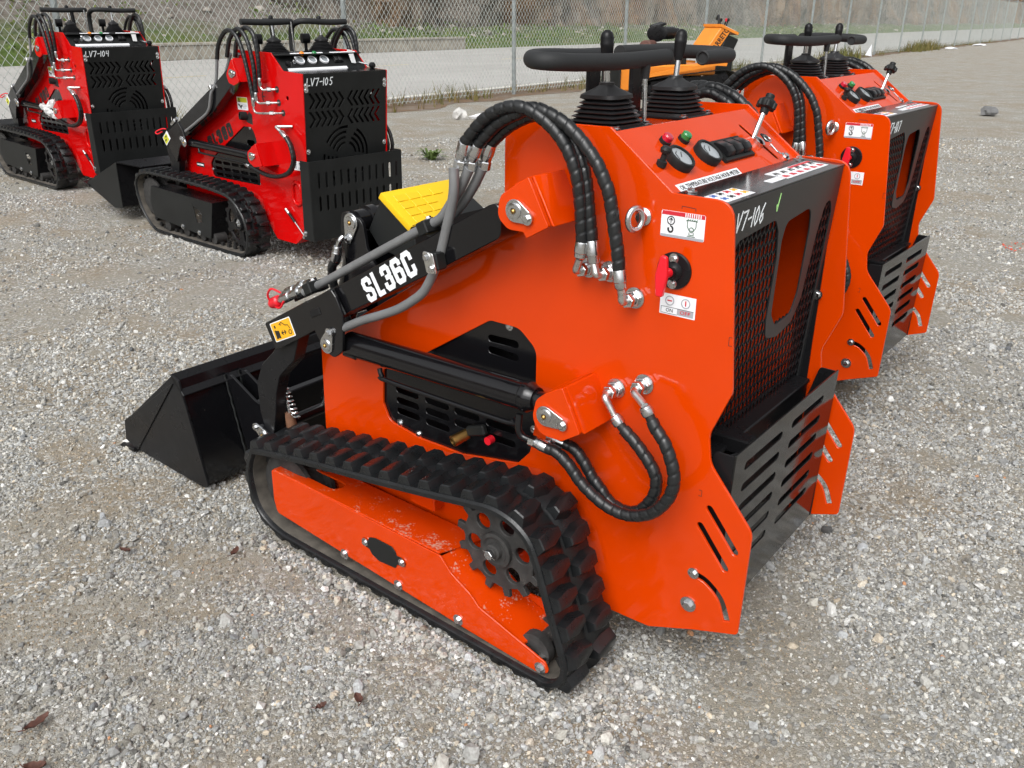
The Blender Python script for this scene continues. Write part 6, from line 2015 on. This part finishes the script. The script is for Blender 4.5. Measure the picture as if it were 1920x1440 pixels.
    d = sheet('warning_label', [rpoly([(0, 0), (.10, 0), (.10, .07), (0, .07)], .004)], .0007, fm, WHITE, arm, bev=.0001)
    sheet('yellow_field', [[(.006, .006), (.076, .006), (.076, .064), (.006, .064)]], .0003, lambda u, v, w: fm(u, v, w + .0008), DECALYG, d, bev=.00005)
    strokes('symbol', [[(.02, .03), (.04, .03)], [(.045, .05), (.06, .045)]], .006, lambda u, v, w: fm(u, v, w + .0013), INK, d)
    cp = MB().lathe([(0, .013), (.03, .013), (.032, .018), (.10, .018), (.102, .012)], (1.34, .43, .92), (.85, 0, -.5), 14).build('quick_coupler', CHROME, T, smooth=30)
    MB().tube(cr([(1.50, .45, .83), (1.54, .46, .83), (1.58, .48, .815), (1.60, .49, .80), (1.58, .485, .79), (1.53, .47, .81)], .006), .005, 8).build('cap_tether', REDPLASTIC, cp)
    # bucket held a little off the ground
    half = .55
    bk_pts = [(2.248, .505), (2.258, .14), (2.30, .118), (2.40, .118), (2.86, .262)]
    mb = MB(); n = len(bk_pts)
    inn = [(2.262, .505), (2.272, .152), (2.306, .132), (2.397, .132), (2.855, .275)]
    vs = [(x, y, z) for y in (-half, half) for x, z in bk_pts] + [(x, y, z) for y in (-half, half) for x, z in inn]
    fs = [(i, i + 1, n + i + 1, n + i) for i in range(n - 1)] + [(2 * n + i, 3 * n + i, 3 * n + i + 1, 2 * n + i + 1) for i in range(n - 1)] + [(i, 2 * n + i, 2 * n + i + 1, i + 1) for i in range(n - 1)] + [(n + i + 1, 3 * n + i + 1, 3 * n + i, n + i) for i in range(n - 1)] + [(0, n, 3 * n, 2 * n), (n - 1, 3 * n - 1, 4 * n - 1, 2 * n - 1)]
    bk = mb.add(vs, fs).build('bucket', SATIN, T)
    for s in (1, -1):
        sheet('end_plate', [rpoly([(2.24, .515), (2.865, .285), (2.875, .262), (2.40, .112, .03), (2.258, .130, .01)], .004)], .009, side(half + .009, s), MATTE, bk)
    MB().add([(2.10, -half * .75, .475), (2.245, -half - .01, .52), (2.245, half + .01, .52), (2.10, half * .75, .475), (2.10, -half * .75, .467), (2.25, -half - .01, .51), (2.25, half + .01, .51), (2.10, half * .75, .467)],
             [(0, 1, 2, 3), (7, 6, 5, 4), (0, 4, 5, 1), (1, 5, 6, 2), (2, 6, 7, 3), (3, 7, 4, 0)]).build('top_lip', SATIN, bk)
    MB().add([(2.82, -half - .02, .245), (2.93, -half - .02, .268), (2.93, half + .02, .268), (2.82, half + .02, .245), (2.82, -half - .02, .262), (2.92, -half - .02, .286), (2.92, half + .02, .286), (2.82, half + .02, .262)],
             [(0, 1, 2, 3), (7, 6, 5, 4), (0, 4, 5, 1), (1, 5, 6, 2), (2, 6, 7, 3), (3, 7, 4, 0)]).build('cutting_edge', SATIN, bk)
    MB().box((1.95, 0, .38), (.60, .60, .05), Euler((0, R(12), 0))).build('coupler_plate', SATIN, bk, bevel=.004)
    MB().cyl((1.45, -.44, .43), (1.45, .44, .43), .022, 16).build('coupler_tube', SATIN, bk)
    return T

R1 = red_loader('red compact track loader standing behind the yellow step, marked LV7-105')
R2 = dup(R1)
R2['label'] = 'red compact track loader marked LV7-104, plastic wrap on its lift cylinder'
R1.location = (RED1[0], RED1[1], 0); R1.rotation_euler = (0, 0, RED1[2])
R2.location = (RED2[0], RED2[1], .10); R2.rotation_euler = (0, 0, RED2[2])
for T_, s_ in ((R1, 'LV7-105'), (R2, 'LV7-104')):
    rp = [c for c in T_.children if c.name.startswith('rear_panel')][0]
    handwriting('lot_number', s_, (-.328, 1.214), .036, .046, lambda u, v, w: (-.205 + .096 * (1.285 - v) - .0042 - w, -u, v), rp, .0030, slant=.08)
# crumpled plastic wrap round the cylinder of the far machine
def wrap_on(T_):
    mb = MB()
    rings = []
    for i in range(15):
        t = i / 14
        x = .62 - .26 * t
        ring = []
        for k in range(18):
            a = 2 * math.pi * k / 18
            r_ = .05 + .022 * math.sin(3 * a + 5 * t) + .018 * RNG.normal() * (0.6 if 0 < i < 14 else .2)
            ring.append((x, .432 + r_ * math.cos(a), .735 + r_ * 1.15 * math.sin(a)))
        rings.append(ring)
    mb.ring_loft(rings)
    mb.build('plastic_wrap', PLASTICWRAP, T_, smooth=None)
wrap_on(R2)

# ------------------------------------------------------------------ stump grinder far back by the fence
def stump_grinder():
    # local x along its length to the control end, z up
    T = thing('stump_grinder', 'orange tracked stump grinder parked by the fence behind the loaders', 'stump grinder', (3.65, 20.6, 0), R(25))
    T.scale = (1.12, 1.0, .90)
    prof = [(1.15, .62), (.9, .66), (.2, .60), (-.6, .52), (-.95, .44), (-1.05, .28), (-.98, .10), (-.8, .02), (.6, .02), (.85, .06), (1.1, .22), (1.25, .45), (1.24, .57)]
    for s in (1, -1):
        build_track(T, prof, .28, .60, s, 'wide', lugs=False, pitch=.12)
        sheet('track_guard', [rpoly([(1.0, .82), (.8, .84), (-.2, .72), (-1.05, .58), (-1.05, .50), (-.2, .62), (.75, .76), (.98, .74)], .02)], .03, side(.62, s), GRIND, T)
        for x, z in ((-.75, .24), (-.3, .18), (.15, .18), (.6, .22), (.98, .44)):
            MB().lathe([(0, .13), (.05, .13), (.06, .05), (.08, .04)], (x, s * .5, z), (0, s, 0), 18).build('track_wheel', SATIN, T)
        sheet('track_side', [rpoly([(.9, .55), (-.8, .42), (-.8, .16), (.5, .16), (.95, .36)], .04)], .02, side(.56, s), SATIN, T)
    MB().box((-.1, 0, .66), (1.8, 1.0, .26)).build('chassis', GRIND, T, bevel=.03)
    cw = MB().box((-1.25, 0, .48), (.30, .70, .56)).build('cutter_housing', GRIND, T, bevel=.04)
    MB().box((-1.42, 0, .44), (.04, .78, .60)).build('chip_curtain', MATTE, cw, bevel=.01)
    eng = MB().box((-.15, 0, 1.02), (.70, .62, .52)).build('engine', MATTE, T, bevel=.04)
    MB().lathe([(-.26, .10), (-.24, .15), (.10, .15), (.14, .12), (.26, .12), (.28, .08)], (-.10, .02, 1.52), (.9, .35, 0), 20).build('air_cleaner', SATIN, eng, smooth=30)
    MB().lathe([(-.12, .14), (-.10, .20), (.02, .20), (.04, .14)], (-.34, .10, 1.52), (.5, .8, .1), 20).build('cyclone_cap', SATIN, eng, smooth=30)
    MB().box((-.32, .10, 1.70), (.30, .22, .06), Euler((R(8), R(-18), 0))).build('intake_cover', SATIN, eng, bevel=.02)
    mf = MB().lathe([(0, .12), (.02, .14), (.32, .14), (.34, .12)], (-.72, -.10, 1.22), (.8, .55, 0), 20).build('muffler', mat('brown_rusted_muffler', (.10, .045, .035), .7, var=.3, vscale=12), eng, smooth=30)
    MB().box((-.34, .30, 1.14), (.30, .05, .24)).build('engine_cover', GALV, eng, bevel=.02)
    MB().tube(cr([(-.5, .25, 1.02), (-.35, .36, .98), (-.1, .36, 1.04), (.1, .33, 1.0)], .03), .03, 8).build('exhaust_pipe', CASTIRON, eng, smooth=50)
    # control tower
    tw = sheet('control_tower', [rpoly([(.62, 1.10), (1.02, 1.72, .02), (1.24, 1.58, .02), (.86, 1.00)], .02)], .62, side(.31, 1), GRIND, T, bev=.01)
    text('lettering', 'BARRETO', (.0, .0, .78, .17), frame_map((.60, .312, 1.66), (-.545 * -1, 0, .839 * -1), (.839, 0, .545)), INK, tw, bold=.02, thick=.002) if False else None
    text('lettering', 'BARRETO', (.02, .03, .66, .16), frame_map((.86, -.312, 1.02), (.545, 0, .839), (-.839, 0, .545)), INK, tw, bold=.02, thick=.002)
    MB().add([(.95, -.33, 1.725), (1.42, -.33, 1.52), (1.42, .33, 1.52), (.95, .33, 1.725), (.95, -.33, 1.66), (1.40, -.33, 1.46), (1.40, .33, 1.46), (.95, .33, 1.66)],
             [(0, 1, 2, 3), (7, 6, 5, 4), (0, 4, 5, 1), (1, 5, 6, 2), (2, 6, 7, 3), (3, 7, 4, 0)]).build('control_box', GRIND, tw)
    MB().add([(1.02, -.30, 1.71), (1.36, -.30, 1.56), (1.36, .30, 1.56), (1.02, .30, 1.71), (1.02, -.30, 1.70), (1.36, -.30, 1.55), (1.36, .30, 1.55), (1.02, .30, 1.70)],
             [(0, 1, 2, 3), (7, 6, 5, 4), (0, 4, 5, 1), (1, 5, 6, 2), (2, 6, 7, 3), (3, 7, 4, 0)]).build('instrument_plate', WHITE, tw)
    for k in range(4):
        l = MB().cyl((1.16 + .04 * (k % 2), -.2 + .13 * k, 1.64), (1.20 + .04 * (k % 2), -.2 + .13 * k, 1.80), .012, 8).build('control_lever', SATIN, tw)
        MB().lathe([(0, .02), (.03, .028), (.07, .026), (.08, .01)], (1.20 + .04 * (k % 2), -.2 + .13 * k, 1.78), (.2, 0, 1), 10).build('lever_knob', (MATTE, DECALRED, MATTE, LAMPORG)[k], l)
    MB().tube(cr([(1.0, -.2, 1.70), (1.02, -.1, 1.88), (1.12, .05, 1.92), (1.2, .2, 1.84)], .03), .03, 10).build('operator_bar', MATTE, tw, smooth=50)
    MB().box((1.22, 0, 1.22), (.34, .60, .44), Euler((0, R(22), 0))).build('battery_box', MATTE, tw, bevel=.02)
    MB().box((1.37, -.06, 1.26), (.012, .20, .16), Euler((0, R(22), 0))).build('green_label', mat('green_print', (.16, .42, .10), .5), tw)
    MB().box((1.36, .20, 1.28), (.012, .16, .20), Euler((0, R(22), 0))).build('white_label', WHITE, tw)
    MB().box((1.15, 0, .72), (.5, .5, .40)).build('rear_mount', MATTE, T, bevel=.03)
    MB().tube(cr([(.9, .2, .9), (1.15, .32, .80), (1.25, .25, .60), (1.1, .2, .5)], .03), .03, 8).build('hydraulic_hose', HOSE, T, smooth=50)
    MB().lathe([(0, .14), (.03, .16), (.10, .16), (.12, .1)], (1.32, .18, .70), (.5, 1, 0), 16).build('drive_motor', CASTIRON, T, smooth=30)
    return T
stump_grinder()

# ------------------------------------------------------------------ small things on the gravel
def leaf(x, y, L, W, rz, label, curl=.3):
    T = thing('dead_leaf', label, 'leaf', (x, y, .018), rz, 'dead leaves on the gravel')
    n = 9
    vs, fs = [], []
    for i in range(n):
        t = i / (n - 1)
        w = W * math.sin(math.pi * min(1, t * .95 + .03)) ** .8 * (1 + .15 * math.sin(9 * t))
        x_ = (t - .5) * L
        z = curl * L * (t - .5) ** 2
        for a in (-1, 0, 1):
            vs.append((x_, a * w / 2, z + abs(a) * W * .22 + .002 * math.sin(20 * t + a)))
    for i in range(n - 1):
        for a in range(2):
            b = i * 3 + a
            fs.append((b, b + 1, b + 4, b + 3))
    m = len(vs)
    vs += [(a, b, c - .0012) for a, b, c in vs]
    fs += [tuple(m + k for k in reversed(f)) for f in fs]
    me = bpy.data.meshes.new('blade'); me.from_pydata(vs, [], fs); finish(me, LEAF, 60)
    link('blade', me, T)
    MB().tube(cr([(-.5 * L, 0, .25 * curl * L), (-.7 * L, .01, .3 * curl * L)], .01), .0014, 5).build('stalk', LEAF, T)
leaf(-1.165, 1.565, .062, .026, R(60), 'large brown dead leaf at the lower corner of the gravel')
leaf(-1.26, 2.30, .040, .018, R(-15), 'small brown dead leaf left of the track, on pale stones')
leaf(-.90, 2.29, .045, .022, R(80), 'curled red brown leaf nearest the front of the track')
leaf(-.48, 1.62, .030, .018, R(40), 'tiny dark leaf scrap below the track, beside a reddish fragment')
leaf(-.39, 1.645, .036, .022, R(120), 'reddish leaf fragment below the middle of the track')
leaf(-.262, 1.985, .085, .026, R(170), 'long brown leaf under the edge of the track')
leaf(-1.10, 1.43, .05, .03, R(10), 'dark brown leaf at the very bottom of the yard', .5)

def stone(name, label, cat, loc, sc, material, seed):
    bm = bmesh.new()
    bmesh.ops.create_icosphere(bm, subdivisions=2, radius=1)
    rg = np.random.default_rng(seed)
    for v in bm.verts:
        v.co *= 1 + .22 * rg.normal()
        v.co = Vector((v.co.x * sc[0], v.co.y * sc[1], v.co.z * sc[2]))
    me = bpy.data.meshes.new(name); bm.to_mesh(me); bm.free()
    finish(me, material)
    o = link(name, me, None, loc)
    o['label'] = label; o['category'] = cat
    return o
PALE = mat('pale_stone', (.50, .49, .47), .85, bump=.5, bscale=20, var=.15, vscale=10)
stone('pale_rock', 'pale rounded rock lying on the gravel before the fence', 'rock', (-.93, 15.6, .08), (.13, .10, .10), PALE, 4)
stone('white_litter', 'crumpled white litter beside the pale rock before the fence', 'litter', (-.55, 15.55, .06), (.20, .05, .04), WHITE, 9)
stone('grey_rock', 'lone dark grey rock out on the open yard', 'rock', (8.8, 16.2, .07), (.16, .12, .10), mat('dark_stone', (.13, .13, .13), .85, bump=.5, bscale=20, var=.15, vscale=10), 5)
for k, (px, lab) in enumerate(((37.0, 'white plastic scrap at the foot of the far fence, nearer one'), (47.5, 'white plastic scrap at the foot of the far fence, farther one'))):
    p = sq(px + 26, FQ - 1.2)
    stone('plastic_scrap', lab, 'litter', (p[0], p[1], .05), (.45, .25, .07), WHITE, 20 + k)
# small flag by the fence
p = sq(46.5, FQ - .55)
fl = thing('marker_flag', 'small white triangular marker behind the far orange loader', 'flag', p)
sheet('pennant', [[(-.26, .08), (.0, .58), (.09, .02)]], .01, lambda u, v, w: (u, w, v), WHITE, fl)
MB().cyl((.05, 0, 0), (.02, 0, .60), .012, 6).build('stake', GALV, fl)
# little weed in the gravel
def tuft():
    T = thing('small_weed', 'small green weed sprouting from the gravel behind the yellow step', 'weed', (-1.01, 10.84, 0))
    V, F = [], []
    for k in range(46):
        a, h = RNG.uniform(0, 6.28), RNG.uniform(.05, .16)
        r0, r1 = RNG.uniform(0, .05), RNG.uniform(.10, .26)
        b = len(V)
        px, py = -math.sin(a), math.cos(a)
        for t, w in ((0, .008), (.5, .018), (1, .002)):
            r_ = r0 + (r1 - r0) * t
            V.append((r_ * math.cos(a) - px * w, r_ * math.sin(a) - py * w, h * math.sin(t * 2.2))); V.append((r_ * math.cos(a) + px * w, r_ * math.sin(a) + py * w, h * math.sin(t * 2.2)))
        F += [(b, b + 1, b + 3, b + 2), (b + 2, b + 3, b + 5, b + 4)]
    me = bpy.data.meshes.new('foliage'); me.from_pydata(V, [], F)
    finish(me, mat('weed_green', (.09, .14, .03), .7, var=.3, vscale=15))
    link('foliage', me, T)
tuft()
